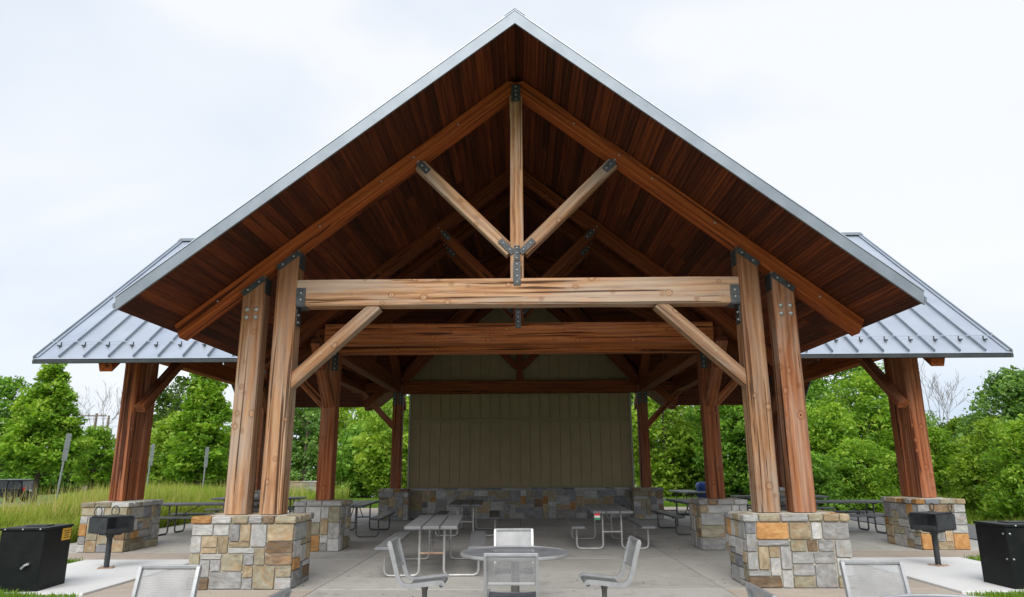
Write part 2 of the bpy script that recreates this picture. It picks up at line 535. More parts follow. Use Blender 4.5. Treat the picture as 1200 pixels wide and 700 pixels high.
def timber(name, p0, p1, w, h, mat, parent, up=(0, 0, 1), cut0=(0, 0), cut1=(0, 0), ch=0.014):
    """Chamfered beam from p0 to p1: local X along it, w along local Y, h along local Z. cut: end slope per local y / z."""
    p0, p1 = Vector(p0), Vector(p1)
    x = (p1 - p0)
    Ln = x.length
    x.normalize()
    y = Vector(up).cross(x)
    if y.length < 1e-5:
        y = Vector((1, 0, 0)).cross(x)
    y.normalize()
    z = x.cross(y)
    M = Matrix(((x.x, y.x, z.x, p0.x), (x.y, y.y, z.y, p0.y), (x.z, y.z, z.z, p0.z), (0, 0, 0, 1)))
    a, b = w / 2, h / 2
    ring = [(a - ch, -b), (a, -b + ch), (a, b - ch), (a - ch, b), (-a + ch, b), (-a, b - ch), (-a, -b + ch), (-a + ch, -b)]
    nseg = max(1, int(Ln / 0.8))
    vs, fs = [], []
    for i in range(nseg + 1):
        f = i / nseg
        wob = 0.0025 if 0 < i < nseg else 0.0
        for (yy, zz) in ring:
            xx = f * Ln
            if i == 0: xx += cut0[0] * yy + cut0[1] * zz
            if i == nseg: xx += cut1[0] * yy + cut1[1] * zz
            vs.append((xx, yy + random.uniform(-wob, wob), zz + random.uniform(-wob, wob)))
    for i in range(nseg):
        for j in range(8):
            q = (j + 1) % 8
            fs.append((i * 8 + j, i * 8 + q, (i + 1) * 8 + q, (i + 1) * 8 + j))
    fs.append(tuple(reversed(range(8))))
    fs.append(tuple(range(nseg * 8, nseg * 8 + 8)))
    me = bpy.data.meshes.new(name)
    me.from_pydata(vs, [], fs)
    me.materials.append(MATS[mat])
    me.update()
    return put(name, me, parent, M)

def frame_M(o, x, y, z):
    return Matrix(((x[0], y[0], z[0], o[0]), (x[1], y[1], z[1], o[1]), (x[2], y[2], z[2], o[2]), (0, 0, 0, 1)))

_bm = MB()
_bm.lathe([(0.024, 0), (0.024, 0.010), (0.015, 0.016), (0.015, 0.026), (0.006, 0.030)], n=10)
BOLT = _bm.mesh('bolt', 'bolt_steel')
def bolt(parent, p, nrm, s=1.0):
    q = Vector(nrm).to_track_quat('Z', 'Y').to_matrix().to_4x4()
    return put('bolt', BOLT, parent, Matrix.Translation(p) @ q @ Matrix.Scale(s, 4))

# ------------------------------------------------------------------ ground
def smooth(a, b, x):
    t = np.clip((x - a) / (b - a), 0, 1)
    return t * t * (3 - 2 * t)
def gz(x, y):
    x, y = np.asarray(x, float), np.asarray(y, float)
    d = smooth(10.5, 45, -x) * 0.75 + smooth(36, 80, y) * 0.25
    far = smooth(60, 400, np.hypot(x, y - 20)) * -1.0
    b = 0.05 * np.sin(x * 0.31 + 1) * np.cos(y * 0.27) * smooth(13, 24, np.maximum(np.abs(x), y - 16))
    return -0.07 - d + far + b
def terrain():
    a = np.concatenate([np.linspace(-700, -80, 24)[:-1], np.linspace(-80, 80, 90), np.linspace(80, 700, 24)[1:]])
    c = np.concatenate([np.linspace(-300, -20, 10)[:-1], np.linspace(-20, 100, 70), np.linspace(100, 1200, 30)[1:]])
    X, Y = np.meshgrid(a, c)
    Z = gz(X, Y)
    V = np.stack([X, Y, Z], -1).reshape(-1, 3)
    nx, ny = len(a), len(c)
    i = np.arange(nx * ny).reshape(ny, nx)
    Fc = np.stack([i[:-1, :-1], i[:-1, 1:], i[1:, 1:], i[1:, :-1]], -1).reshape(-1, 4)
    me = bpy.data.meshes.new('ground')
    me.from_pydata(V.tolist(), [], Fc.tolist())
    me.materials.append(MATS['soil'])
    me.polygons.foreach_set('use_smooth', [True] * len(me.polygons))
    return tag(put('ground', me), kind='structure')
terrain()

def slab(parent, name, x0, x1, y0, y1, mat, top=0.0, g=0.006, th=0.14):
    b = MB()
    w, d = x1 - x0 - 2 * g, y1 - y0 - 2 * g
    b.cbox((0, 0, -th / 2), (w, d, th), 0.008)
    return b.build(name, mat, parent, Matrix.Translation(((x0 + x1) / 2, (y0 + y1) / 2, top)))
fl = tag(bpy.data.objects.new('pavement', None), kind='structure'); COL.objects.link(fl)
jb = MB(); jb.box((0, 16, -0.085), (23.8, 27.0, 0.10)); jb.build('joint_bed', 'mortar', fl)
CX = [-4.85, -2.95, 0.0, 2.95, 4.85]
CYL = [10.72, 14.2, 17.7, 21.2, 24.7, 28.2]
for i in range(4):
    for j in range(5):
        slab(fl, 'slab', CX[i], CX[i + 1], CYL[j], CYL[j + 1], 'concrete_grey')
for sgn in (-1, 1):
    xs = [4.85, 7.7, 10.7]
    ys = [15.35, 18.9, 22.5, 26.1, 28.2]
    for i in range(2):
        for j in range(4):
            a, b_ = sorted((sgn * xs[i], sgn * xs[i + 1]))
            slab(fl, 'slab', a, b_, ys[j], ys[j + 1], 'concrete_grey')
    for a, b_ in ((4.85, 6.06), (6.06, 8.3), (8.3, 10.7)):
        a, b_ = sorted((sgn * a, sgn * b_))
        slab(fl, 'slab', a, b_, 14.02, 15.35, 'concrete_tan')
    a, b_ = sorted((sgn * 4.85, sgn * 6.06))
    slab(fl, 'slab', a, b_, 10.72, 14.02, 'concrete_tan')
for x0, x1 in ((-6.06, -2.95), (-2.95, 0), (0, 2.95), (2.95, 6.06)):
    for y0, y1 in ((1.0, 4.2), (4.2, 7.4), (7.4, 10.72)):
        slab(fl, 'slab', x0, x1, y0, y1, 'concrete_tan' if abs(x0 + x1) > 4 else 'concrete_grey')
for k in range(8):
    slab(fl, 'slab', -12 + k * 3, -9 + k * 3, 28.2, 32.0, 'concrete_tan')
for sgn, nm in ((-1, 'left'), (1, 'right')):
    a, b_ = sorted((sgn * 6.07, sgn * 8.28))
    p = slab(None, 'grill_pad', a, b_, 10.30, 14.0, 'concrete_white', 0.03, 0.0, 0.16)
    p['kind'] = 'structure'
# asphalt path on the right, road behind on the left
def ribbon(name, pts, w, mat, lift):
    vs, fs = [], []
    P = [Vector((x, y, 0)) for x, y in pts]
    for i, p in enumerate(P):
        d = (P[min(i + 1, len(P) - 1)] - P[max(i - 1, 0)]).normalized()
        n = Vector((-d.y, d.x, 0)) * w / 2
        for k in range(5):
            q = p + n * (1 - k / 2)
            vs.append((q.x, q.y, float(gz(q.x, q.y)) + lift))
    for i in range(len(P) - 1):
        for k in range(4):
            fs.append((i * 5 + k, i * 5 + k + 1, i * 5 + 6 + k, i * 5 + 5 + k))
    me = bpy.data.meshes.new(name)
    me.from_pydata(vs, [], fs)
    me.materials.append(MATS[mat])
    o = put(name, me)
    return tag(o, kind='structure')
def lerp_pts(pts, n=24):
    out = []
    for i in range(len(pts) - 1):
        for k in range(n):
            f = k / n
            out.append((pts[i][0] * (1 - f) + pts[i + 1][0] * f, pts[i][1] * (1 - f) + pts[i + 1][1] * f))
    return out + [pts[-1]]
ribbon('path', lerp_pts([(12.1, -5), (12.1, 30), (14, 40), (20, 52)]), 2.6, 'asphalt', 0.075)
ribbon('road', lerp_pts([(-75, 43), (-45, 45.5), (-20, 48), (0, 51), (14, 60)]), 6.5, 'road', 0.09)
ribbon('parking_lane', lerp_pts([(-75, 52), (-52, 54), (-33, 56)]), 9.0, 'road', 0.10)

# ------------------------------------------------------------------ pavilion geometry constants
CYC = 20.35
SZ, SL = 8.45, 0.80           # soffit apex height and slope
W = 5.68                      # half width of every roof arm (plan)
RT = 0.12                     # roof build-up (vertical)
ARMS = {'front': (Vector((0, -1, 0)), 10.85), 'left': (Vector((-1, 0, 0)), 10.40), 'right': (Vector((1, 0, 0)), 10.40), 'back': (Vector((0, 1, 0)), 7.2)}
def lat(d):
    return Vector((-d.y, d.x, 0))
def RP(arm, r, x, side, dz=0.0):
    """Point over the plan: r out along the arm, x sideways from the ridge, on the soffit plane + dz."""
    d, _ = ARMS[arm]
    p = Vector((0, CYC, 0)) + d * r + lat(d) * (x * side)
    return Vector((p.x, p.y, SZ - SL * x + dz))
pav = thing('picnic_pavilion', 'open timber picnic pavilion with steep cross gable metal roof on stone piers', 'pavilion', (0, CYC, 0))

# roof: deck, metal panels with standing seams, trims, soffit boards
roof = bpy.data.objects.new('roof', None); COL.objects.link(roof); roof.parent = pav
for arm, (d, Rr) in ARMS.items():
    for side in (-1, 1):
        b = MB()
        poly = [RP(arm, 0.0, 0, side, 0.034), RP(arm, Rr - .04, 0, side, 0.034), RP(arm, Rr - .04, W - .04, side, 0.034), RP(arm, W - .04, W - .04, side, 0.034)]
        b.prism(poly, (0, 0, RT - 0.052))
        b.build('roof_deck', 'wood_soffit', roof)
        # metal panels
        n = int(Rr / 0.535) + 1
        rs = [Rr - 0.02 - 0.535 * k for k in range(n + 1)]
        rs = [max(r, 0.0) for r in rs]
        top = RT - 0.006
        for k in range(n):
            r1, r0 = rs[k], rs[k + 1]
            if r1 - r0 < 0.05: continue
            pl = [(r0, 0.0), (r1, 0.0), (r1, min(W + .02, r1))]
            if r0 < W + .02 < r1: pl.append((W + .02, W + .02))
            pl.append((r0, min(W + .02, r0)))
            pl = [q for i, q in enumerate(pl) if q != pl[i - 1]]
            if len(pl) < 3: continue
            jz = random.uniform(-.002, .002)
            b = MB(); b.prism([RP(arm, r, x, side, top + jz) for r, x in pl], (0, 0, 0.010))
            o = b.build('roof_panel', 'metal_roof', roof)
            # seam rib on the outer edge
            xe = min(W + .02, r1)
            if xe > .3:
                b = MB()
                p0, p1 = RP(arm, r1, 0.05, side, top + .03), RP(arm, r1, xe - .01, side, top + .03)
                dd = (p1 - p0).normalized()
                up = d.cross(dd); up = up if up.z > 0 else -up
                a = d * 0.011; h = up * 0.046
                b.add([p0 - a, p0 + a, p0 + a + h, p0 - a + h, p1 - a, p1 + a, p1 + a + h, p1 - a + h],
                      [(0, 1, 2, 3), (7, 6, 5, 4), (0, 4, 5, 1), (1, 5, 6, 2), (2, 6, 7, 3), (3, 7, 4, 0)])
                b.build('seam', 'metal_fascia' if arm in ('left', 'right') else 'metal_roof', roof)
        # eave trim
        b = MB()
        p0, p1 = RP(arm, W - .0, W, side, 0), RP(arm, Rr, W, side, 0)
        e = lat(d) * side
        b.prism([p0 + Vector((0, 0, .012)), p0 + e * .025 + Vector((0, 0, .012)), p0 + e * .035 + Vector((0, 0, RT - .05)), p0 + Vector((0, 0, RT - .03))], p1 - p0)
        b.build('eave_trim', 'metal_edge_dark' if arm in ('left', 'right') else 'metal_fascia', roof)
    # rake trims of the gable end
    for side in (-1, 1):
        b = MB()
        q = [RP(arm, Rr, 0, side, -.06 if arm == 'front' else -.02), RP(arm, Rr, W - .03, side, -.06 if arm == 'front' else -.02), RP(arm, Rr, W - .02, side, RT + .015), RP(arm, Rr, 0, side, RT + .035)]
        b.prism(q, d * 0.035)
        b.build('rake_trim', 'metal_fascia', roof)
        b = MB()
        q = [RP(arm, Rr - .09, 0, side, RT + .042), RP(arm, Rr + .045, 0, side, RT + .042), RP(arm, Rr + .045, W - .01, side, RT + .024), RP(arm, Rr - .09, W - .01, side, RT + .024)]
        b.prism(q, (0, 0, .012))
        b.build('rake_cap', 'metal_roof', roof)
    # ridge cap
    b = MB()
    for side in (-1, 1):
        b.prism([RP(arm, 0.0, 0, side, RT + .066), RP(arm, Rr + .05, 0, side, RT + .066), RP(arm, Rr + .05, .16, side, RT + .063), RP(arm, .16, .16, side, RT + .063)], (0, 0, .010))
    b.build('ridge_cap', 'metal_fascia', roof)
# snow guards on the two slopes that face the camera
for arm, side in (('left', 1), ('right', -1)):
    if RP(arm, 8, 3, side).y > CYC: side = -side
    d, Rr = ARMS[arm]
    sg = MB()
    p0, p1 = RP(arm, 5.6, 5.27, side, RT + .10), RP(arm, Rr - .08, 5.27, side, RT + .10)
    sg.tube([p0, p1], 0.007, 6)
    so = sg.build('snow_guard', 'metal_roof', roof)
    k = 0
    while Rr - 0.28 - 0.535 * k > 5.5:
        r = Rr - 0.28 - 0.535 * k
        b = MB()
        c = RP(arm, r, 5.27, side, RT + .05)
        dn = (RP(arm, r, 5.4, side) - RP(arm, r, 5.2, side)).normalized()
        b.box(c + dn * .08, (.05, .07, .03)); b.box(c, (.014, .03, .08))
        b.build('clip', 'metal_edge_dark', so)
        r2 = r + 0.25
        b = MB(); b.box(RP(arm, r2, 5.20, side, RT + .085), (.025, .02, .07)); b.build('clip', 'metal_roof', so)
        k += 1
# soffit boards, running along the ridge direction
BWID = 0.165
nb = int(math.ceil(W / (BWID / math.hypot(1, SL))))
bx = W / nb
def board(mb, arm, side, x0, x1, r0a, r0b, r1, dz):
    mb.prism([RP(arm, r0a, x0, side, dz), RP(arm, r1, x0, side, dz), RP(arm, r1, x1, side, dz), RP(arm, r0b, x1, side, dz)], (0, 0, 0.032 - dz))
for arm, (d, Rr) in ARMS.items():
    for side in (-1, 1):
        if arm == 'front':
            sof = bpy.data.objects.new('soffit', None); COL.objects.link(sof); sof.parent = pav
        else:
            mbs = MB()
        for k in range(nb):
            x0, x1 = k * bx + .003, (k + 1) * bx - .003
            cut = random.uniform(0.35, 0.8)
            rm = x1 + (Rr - .03 - x1) * cut
            for (ra, rb, re) in ((x0, x1, rm - .003), (rm + .003, rm + .003, Rr - .03)):
                if re - rb < .05: continue
                dz = random.uniform(-0.004, 0.003)
                if arm == 'front':
                    # local frame with X along the board so that the grain follows it
                    o = RP(arm, rb, x0, side)
                    Mx = frame_M(o, tuple(d), tuple(-lat(d)), (0, 0, 1))
                    Mi = Mx.inverted()
                    b = MB(); board(b, arm, side, x0, x1, ra, rb, re, dz)
                    b.v = [tuple(Mi @ Vector(p)) for p in b.v]
                    if Mx.to_3x3().determinant() < 0:
                        b.f = [tuple(reversed(f)) for f in b.f]
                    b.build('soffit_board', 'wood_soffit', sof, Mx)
                else:
                    board(mbs, arm, side, x0, x1, ra, rb, re, dz)
        if arm != 'front':
            if d.x == 0:
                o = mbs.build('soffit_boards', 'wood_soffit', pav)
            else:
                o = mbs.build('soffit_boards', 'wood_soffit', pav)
            o['kind'] = 'stuff'

# timber frame
PW, PH = 0.34, 1.03
RD = 0.31                     # rafter depth measured vertically
TZ0, TZ1 = 4.28, 4.72
BV = lambda arm, r, x, z: (Vector((0, CYC, z)) + ARMS[arm][0] * r + lat(ARMS[arm][0]) * x)
def strap(parent, a, b, w, face, th=0.012, mat='steel_plate', bolts=2):
    """Flat steel strap from a to b lying on a face with outward normal face."""
    a, b, f = Vector(a), Vector(b), Vector(face).normalized()
    x = (b - a); Ln = x.length; x.normalize()
    y = f.cross(x).normalized()
    M = frame_M(a + f * th / 2, x, y, f)
    m = MB(); m.cbox((Ln / 2, 0, 0), (Ln, w, th), 0.003)
    o = m.build('steel_plate', mat, parent, M)
    for i in range(bolts):
        t = (i + .5) / bolts
        bolt(o, a + x * Ln * t + f * th, f, 0.7)
    return o
def truss(arm, r, outer=True, fine=True, posts=True):
    """King-post truss across an arm at distance r from the crossing."""
    d, _ = ARMS[arm]
    l = lat(d)
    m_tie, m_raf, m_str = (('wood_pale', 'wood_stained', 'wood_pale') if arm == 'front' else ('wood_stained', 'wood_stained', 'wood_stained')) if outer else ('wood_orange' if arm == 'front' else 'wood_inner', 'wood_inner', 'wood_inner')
    hw = 3.78 - PW / 2 if outer else 4.32 - PW / 2
    # rafters
    c = math.hypot(1, SL)
    for s in (-1, 1):
        zc = -RD / 2 - .004
        p0, p1 = BV(arm, r, 0.0, SZ + zc), BV(arm, r, s * 5.52, SZ - SL * 5.52 + zc)
        h = RD / c
        ra = timber('rafter', p0, p1, 0.29, h, m_raf, pav, cut0=(0, SL), cut1=(0, -0.25))
        if outer and fine:
            for x in (1.0, 2.3, 3.3, 4.9):
                bolt(ra, BV(arm, r, s * x, SZ - SL * x - .16) + d * .146, d, 0.7)
    # tie beam
    ti = timber('tie_beam', BV(arm, r, -hw, (TZ0 + TZ1) / 2), BV(arm, r, hw, (TZ0 + TZ1) / 2), 0.30, TZ1 - TZ0, m_tie, pav)
    # king post and struts
    kp = timber('king_post', BV(arm, r, 0, TZ1 + .003), BV(arm, r, 0, SZ - RD - .05), 0.22, 0.22, m_str, pav, up=tuple(d))
    for s in (-1, 1):
        a, b = BV(arm, r, s * 0.10, 5.20), BV(arm, r, s * 1.66, SZ - SL * 1.66 - RD - .03)
        st = timber('strut', a, b, 0.20, 0.21, m_str, pav, up=tuple(d))
        if fine:
            u = (b - a).normalized()
            f = d * .102
            strap(st, b - u * .22 + f, b + u * .19 + f + d * .045, 0.12, d, .014, bolts=4)
            strap(st, a - u * .06 + f + d * .014, a + u * .26 + f + d * .014, 0.10, d, .014, bolts=2)
    if fine:
        f = d * .112
        strap(kp, BV(arm, r, 0, TZ1 - .12) + d * .156, BV(arm, r, 0, 5.0) + d * .156, 0.12, d, .014, bolts=4)
        strap(kp, BV(arm, r, 0, 5.02) + d * .135, BV(arm, r, 0, 5.28) + d * .135, 0.10, d, .012, bolts=3)
        strap(kp, BV(arm, r, 0, SZ - RD - .22) + d * .153, BV(arm, r, 0, SZ - RD + .10) + d * .153, 0.16, d, .012, bolts=4)
    if outer and posts:
        for s in (-1, 1):
            for px, mt in ((4.32, ('wood_weathered' if s > 0 else 'wood_post') if arm == 'front' else 'wood_red'), (3.78, 'wood_post' if arm == 'front' else 'wood_red')):
                zt = SZ - SL * px - RD - .012
                up = d
                # local y = up x (0,0,1); cut so the top follows the rafter
                yv = Vector(up).cross(Vector((0, 0, 1)))
                sg = -SL * (1 if (l * s).dot(yv) > 0 else -1)
                po = timber('post', BV(arm, r, s * px, PH), BV(arm, r, s * px, zt), PW, PW, mt, pav, up=tuple(up), cut1=(sg, 0), ch=0.02)
                # steel shoe along the sloping top and down the inner edge
                f = d * (PW / 2)
                a = BV(arm, r, s * (px + PW / 2), zt - SL * PW / 2) + f
                b = BV(arm, r, s * (px - PW / 2), zt + SL * PW / 2) + f
                dn = Vector((0, 0, -.055))
                strap(po, a + dn, b + dn, 0.10, d, .012, bolts=2)
                e = -l * s
                strap(po, BV(arm, r, s * (px - PW / 2), zt + SL * PW / 2 - .30) , BV(arm, r, s * (px - PW / 2), zt + SL * PW / 2 - .03), PW * .8, e, .012, bolts=0)
                if px > 4:
                    for ix in (-.075, .075):
                        for iz in (0, -.13):
                            bolt(po, BV(arm, r, s * px + ix, 4.22 + iz) + f, d, 1.5)
                else:
                    # hanger holding the tie beam
                    q = MB()
                    cx = s * (px - PW / 2 - .075)
                    for sd in (-1, 1):
                        q.box(BV(arm, r, cx, 4.43) + d * sd * .158, (.15 if d.x == 0 else .014, .014 if d.x == 0 else .15, .30))
                    q.box(BV(arm, r, cx, TZ0 - .008), (.15 if d.x == 0 else .31, .31 if d.x == 0 else .15, .014))
                    q.box(BV(arm, r, s * (px - PW / 2 - .008), 4.12), (.014 if d.x == 0 else .2, .2 if d.x == 0 else .014, .30))
                    ho = q.build('beam_hanger', 'steel_plate', po)
                    for iz in (4.38, 4.49):
                        bolt(ho, BV(arm, r, cx, iz) + d * .165, d, 0.8)
                    for iz in (4.02, 4.14):
                        bolt(ho, BV(arm, r, s * (px - PW / 2 - .02), iz) + d * .06, -l * s, 0.9)
                    ba, bb_ = (BV(arm, r, s * (px - PW / 2 + .10), 2.98), BV(arm, r, s * 2.30, TZ0 + .02)) if arm == 'front' else (BV(arm, r - .27, s * 4.45, 3.05), BV(arm, r - .27, s * 2.88, TZ0 + .02))
                    br = timber('knee_brace', ba, bb_, 0.19, 0.24, 'wood_pale' if arm == 'front' else 'wood_red', pav, up=tuple(d))
                    for tt in (.38, .52):
                        p = BV(arm, r, s * (3.61 - 1.19 * tt), 3.08 + 1.10 * tt)
                        bolt(br, p + d * .105, d, 0.7)
    return ti
truss('front', 9.19)
truss('left', 8.92); truss('right', 8.92)
for arm in ('front', 'left', 'right'):
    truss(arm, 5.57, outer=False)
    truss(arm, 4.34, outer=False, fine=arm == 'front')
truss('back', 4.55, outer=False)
# corner posts of the crossing (C in front, D behind) with outriggers and knee braces
for sx in (-1, 1):
    for py, sy in ((16.01, -1), (24.90, 1)):
        px = 4.32 * sx
        po = timber('post', (px, py, PH), (px, py, 5.0 - .14), PW, PW, 'wood_red', pav, up=(0, 1, 0), ch=.02)
        f = Vector((0, -1, 0)) * (PW / 2)
        for k in (-1, 1):
            strap(po, Vector((px + k * .10, py, 3.88)) + f, Vector((px + k * .10, py, 4.31)) + f, 0.15, (0, -1, 0), .014, bolts=4)
        # outriggers carrying the next truss out
        timber('outrigger', (px + sx * PW / 2, py, 4.50), (px + sx * 1.75, py, 4.50), 0.26, 0.34, 'wood_inner', pav, cut1=(0, 0.5))
        timber('outrigger', (px, py + sy * PW / 2, 4.50), (px, py + sy * 1.0, 4.50), 0.26, 0.34, 'wood_inner', pav, cut1=(0, 0.5))
        timber('knee_brace', (px + sx * .12, py, 3.10), (px + sx * 1.35, py, 4.36), 0.19, 0.24, 'wood_red', pav, up=(0, 1, 0))
        if sy < 0: timber('knee_brace', (px, py + sy * .12, 3.10), (px, py + sy * 1.35, 4.36), 0.19, 0.24, 'wood_red', pav, up=(1, 0, 0))
        # valley beam up to the crossing
        timber('valley_beam', (px, py, SZ - SL * 4.34 - .36), (0, CYC, SZ - .36), 0.26, 0.34, 'wood_inner', pav)

# ------------------------------------------------------------------ stone piers
def stone_mesh(k):
    r = random.Random(100 + k)
    vs, fs = [], []
    c = 0.06
    outl = [(-.5 + c, -.5), (.5 - c, -.5), (.5, -.5 + c), (.5, .5 - c), (.5 - c, .5), (-.5 + c, .5), (-.5, .5 - c), (-.5, -.5 + c)]
    j = [(x + r.uniform(-.018, .018), z + r.uniform(-.018, .018)) for x, z in outl]
    for x, z in j: vs.append((x, 0.0, z))
    for x, z in j: vs.append((x, -0.72 + r.uniform(-.08, .08), z))
    for x, z in j: vs.append((x * .955, -1.0 + r.uniform(-.10, .06), z * .94))
    vs.append((r.uniform(-.1, .1), -1.0 + r.uniform(-.15, .1), r.uniform(-.1, .1)))
    for i in range(8):
        q = (i + 1) % 8
        fs += [(i, q, 8 + q, 8 + i), (8 + i, 8 + q, 16 + q, 16 + i), (16 + i, 16 + q, 24)]
    me = bpy.data.meshes.new('stone')
    me.from_pydata(vs, [], fs)
    me.materials.append(MATS['stone_grey'])
    me.update()
    return me
STONE_MESH = [stone_mesh(k) for k in range(16)]
def stone_piece(parent, name, c, u, nrm, w, h, dep, mat):
    """Stone centred at c in the wall plane; u along the wall, nrm outwards (mesh front is -Y)."""
    M = Matrix.Translation(c) @ frame_M((0, 0, 0), u, -Vector(nrm), (0, 0, 1)) @ Matrix.Diagonal((w, dep, h, 1))
    o = put(name, random.choice(STONE_MESH), parent, M)
    o.material_slots[0].link = 'OBJECT'
    o.material_slots[0].material = MATS[mat]
    return o
def stone_face(parent, o, u, nrm, width, height, unit=0.082, big=6, joint=0.013, pal=STONES):
    nx = max(2, round(width / unit)); nz = max(2, round(height / unit))
    ux, uz = width / nx, height / nz
    occ = [[False] * nx for _ in range(nz)]
    o, u = Vector(o), Vector(u)
    for j in range(nz):
        for i in range(nx):
            if occ[j][i]: continue
            mw = 0
            while i + mw < nx and not occ[j][i + mw] and mw < big: mw += 1
            w = min(mw, random.choice((2, 2, 3, 3, 4, 4, 5, 6)))
            if mw - w == 1: w = mw if mw <= big else w - 1
            w = max(w, 1)
            hmax = nz - j
            h = min(hmax, random.choice((1, 2, 2, 3, 3, 4) if w > 2 else (2, 2, 3, 4)))
            if hmax - h == 1: h = hmax if hmax <= 4 else h - 1
            h = max(1, h)
            for b in range(h):
                for a in range(w):
                    occ[j + b][i + a] = True
            c = o + u * ((i + w / 2) * ux) + Vector((0, 0, (j + h / 2) * uz))
            stone_piece(parent, 'stone', c, u, nrm, w * ux - joint, h * uz - joint, 0.045 + random.uniform(-.006, .010), random.choice(pal))
def pier(label, x0, x1, y0, y1, h=1.02):
    t = thing('stone_pier', label, 'stone pier', ((x0 + x1) / 2, (y0 + y1) / 2, 0), 0, 'stone piers carrying the pavilion posts')
    b = MB(); e = .045; ec = .025
    b.box(((x0 + x1) / 2, (y0 + y1) / 2, h / 2 - .02), (x1 - x0 - 2 * ec, y1 - y0 - 2 * ec, h - .05))
    b.build('core', 'mortar', t)
    hb = h - .11
    x0e, x1e, y0e, y1e = x0 + e, x1 - e, y0 + e, y1 - e
    stone_face(t, (x0, y0e, 0), (1, 0, 0), (0, -1, 0), x1 - x0, hb)
    stone_face(t, (x1, y1e, 0), (-1, 0, 0), (0, 1, 0), x1 - x0, hb)
    stone_face(t, (x1e, y0e, 0), (0, 1, 0), (1, 0, 0), y1e - y0e, hb)
    stone_face(t, (x0e, y1e, 0), (0, -1, 0), (-1, 0, 0), y1e - y0e, hb)
    # cap stones round the edge and the bedding on top
    ov = .022
    X0, X1, Y0, Y1 = x0 - ov, x1 + ov, y0 - ov, y1 + ov
    z0, z1 = hb + .006, h
    def row(a, b_, fixed, horiz, inward):
        p = a
        while p < b_ - .02:
            ln = random.uniform(.16, .42)
            if b_ - (p + ln) < .14: ln = b_ - p
            m = MB()
            th = z1 - z0 - random.uniform(0, .008)
            dp = .20 + random.uniform(-.02, .02)
            if horiz: m.cbox((p + ln / 2, fixed + inward * dp / 2, z0 + th / 2), (ln - .012, dp, th), .014)
            else: m.cbox((fixed + inward * dp / 2, p + ln / 2, z0 + th / 2), (dp, ln - .012, th), .014)
            cc = Vector((p + ln / 2, fixed, 0)) if horiz else Vector((fixed, p + ln / 2, 0))
            M = Matrix.Translation(cc); m.v = [tuple(Vector(q) - cc) for q in m.v]
            m.build('cap_stone', random.choice(STONES), t, M)
            p += ln
    row(X0, X1, Y0 + random.uniform(0, .006), True, 1); row(X0, X1, Y1, True, -1)
    row(Y0 + .235, Y1 - .235, X0, False, 1); row(Y0 + .235, Y1 - .235, X1, False, -1)
    m = MB(); m.cbox(((x0 + x1) / 2, (y0 + y1) / 2, h - .035), (x1 - x0 - .36, y1 - y0 - .36, .07), .004); m.build('cap_bed', 'mortar', t)
    return t
pier('large stone pier under the twin pale front posts, left of the round table', -4.83, -3.31, 10.73, 11.66)
pier('large stone pier under the twin front posts, right of the round table', 3.31, 4.83, 10.73, 11.66)
pier('stone pier at the left end, behind the pedestal grill and meadow', -9.36, -8.36, 15.38, 16.84)
pier('stone pier at the right end, behind the right pedestal grill', 8.36, 9.36, 15.38, 16.84)
pier('square stone pier under single red post, just behind the front left pier', -4.83, -3.83, 15.48, 16.49)
pier('square stone pier under single red post, just behind the front right pier', 3.83, 4.83, 15.48, 16.49)
pier('small far stone pier at the left end of the back wall', -4.81, -3.80, 24.43, 25.40)
pier('small far stone pier at the right end of the back wall', 3.80, 4.81, 24.43, 25.40)
pier('far stone pier of left wing glimpsed between the front left posts', -9.36, -8.36, 23.86, 25.32)
pier('far stone pier of right wing glimpsed behind the front right posts', 8.36, 9.36, 23.86, 25.32)

# ------------------------------------------------------------------ back wall
wl = thing('screen_wall', 'olive board and batten wall on a stone base at the back of the pavilion', 'wall', (0, 25.2, 0))
b = MB(); b.box((0, 25.21, .50), (7.58, .39, 1.0)); b.build('core', 'mortar', wl)
stone_face(wl, (-3.79, 25.04, 0), (1, 0, 0), (0, -1, 0), 7.58, .94, unit=0.095, big=7, joint=.016)
p = -3.79
while p < 3.77:
    ln = min(random.uniform(.3, .6), 3.79 - p)
    if 3.79 - (p + ln) < .2: ln = 3.79 - p
    m = MB(); m.cbox((0, 0, 0), (ln - .012, .44, .07), .014)
    m.build('cap_stone', random.choice(['stone_grey', 'stone_blue', 'stone_pale']), wl, Matrix.Translation((p + ln / 2, 25.20, .985)))
    p += ln
yw = 25.10
npan = 22
pw = 7.80 / npan
def topz(x): return SZ - SL * abs(x) - .05
for i in range(npan):
    xa, xb = -3.90 + i * pw + .006, -3.90 + (i + 1) * pw - .006
    b = MB(); b.box(((xa + xb) / 2, yw + .02, (1.025 + 3.30) / 2), (xb - xa, .04, 3.30 - 1.025)); b.build('wall_board', 'wall_paint', wl)
    xc = min(abs(xa), abs(xb)); 
    b = MB(); b.prism([(xa, yw + .004, 3.40), (xb, yw + .004, 3.40), (xb, yw + .004, topz(xb)), (xa, yw + .004, topz(xa))], (0, .04, 0)); b.build('wall_board', 'wall_paint', wl)
    
    if i < npan - 1:
        b = MB(); b.box((xb + .002, yw - .008, (3.41 + topz(xb) - .08) / 2), (.012, .022, topz(xb) - .08 - 3.41)); b.build('batten', 'wall_trim', wl)
b = MB(); b.cbox((0, yw - .006, 3.35), (7.80, .05, .12), .006); b.build('band_board', 'wall_trim', wl)
b = MB(); b.box((0, yw - .004, 1.075), (7.76, .034, .06)); b.build('band_board', 'wall_trim', wl)
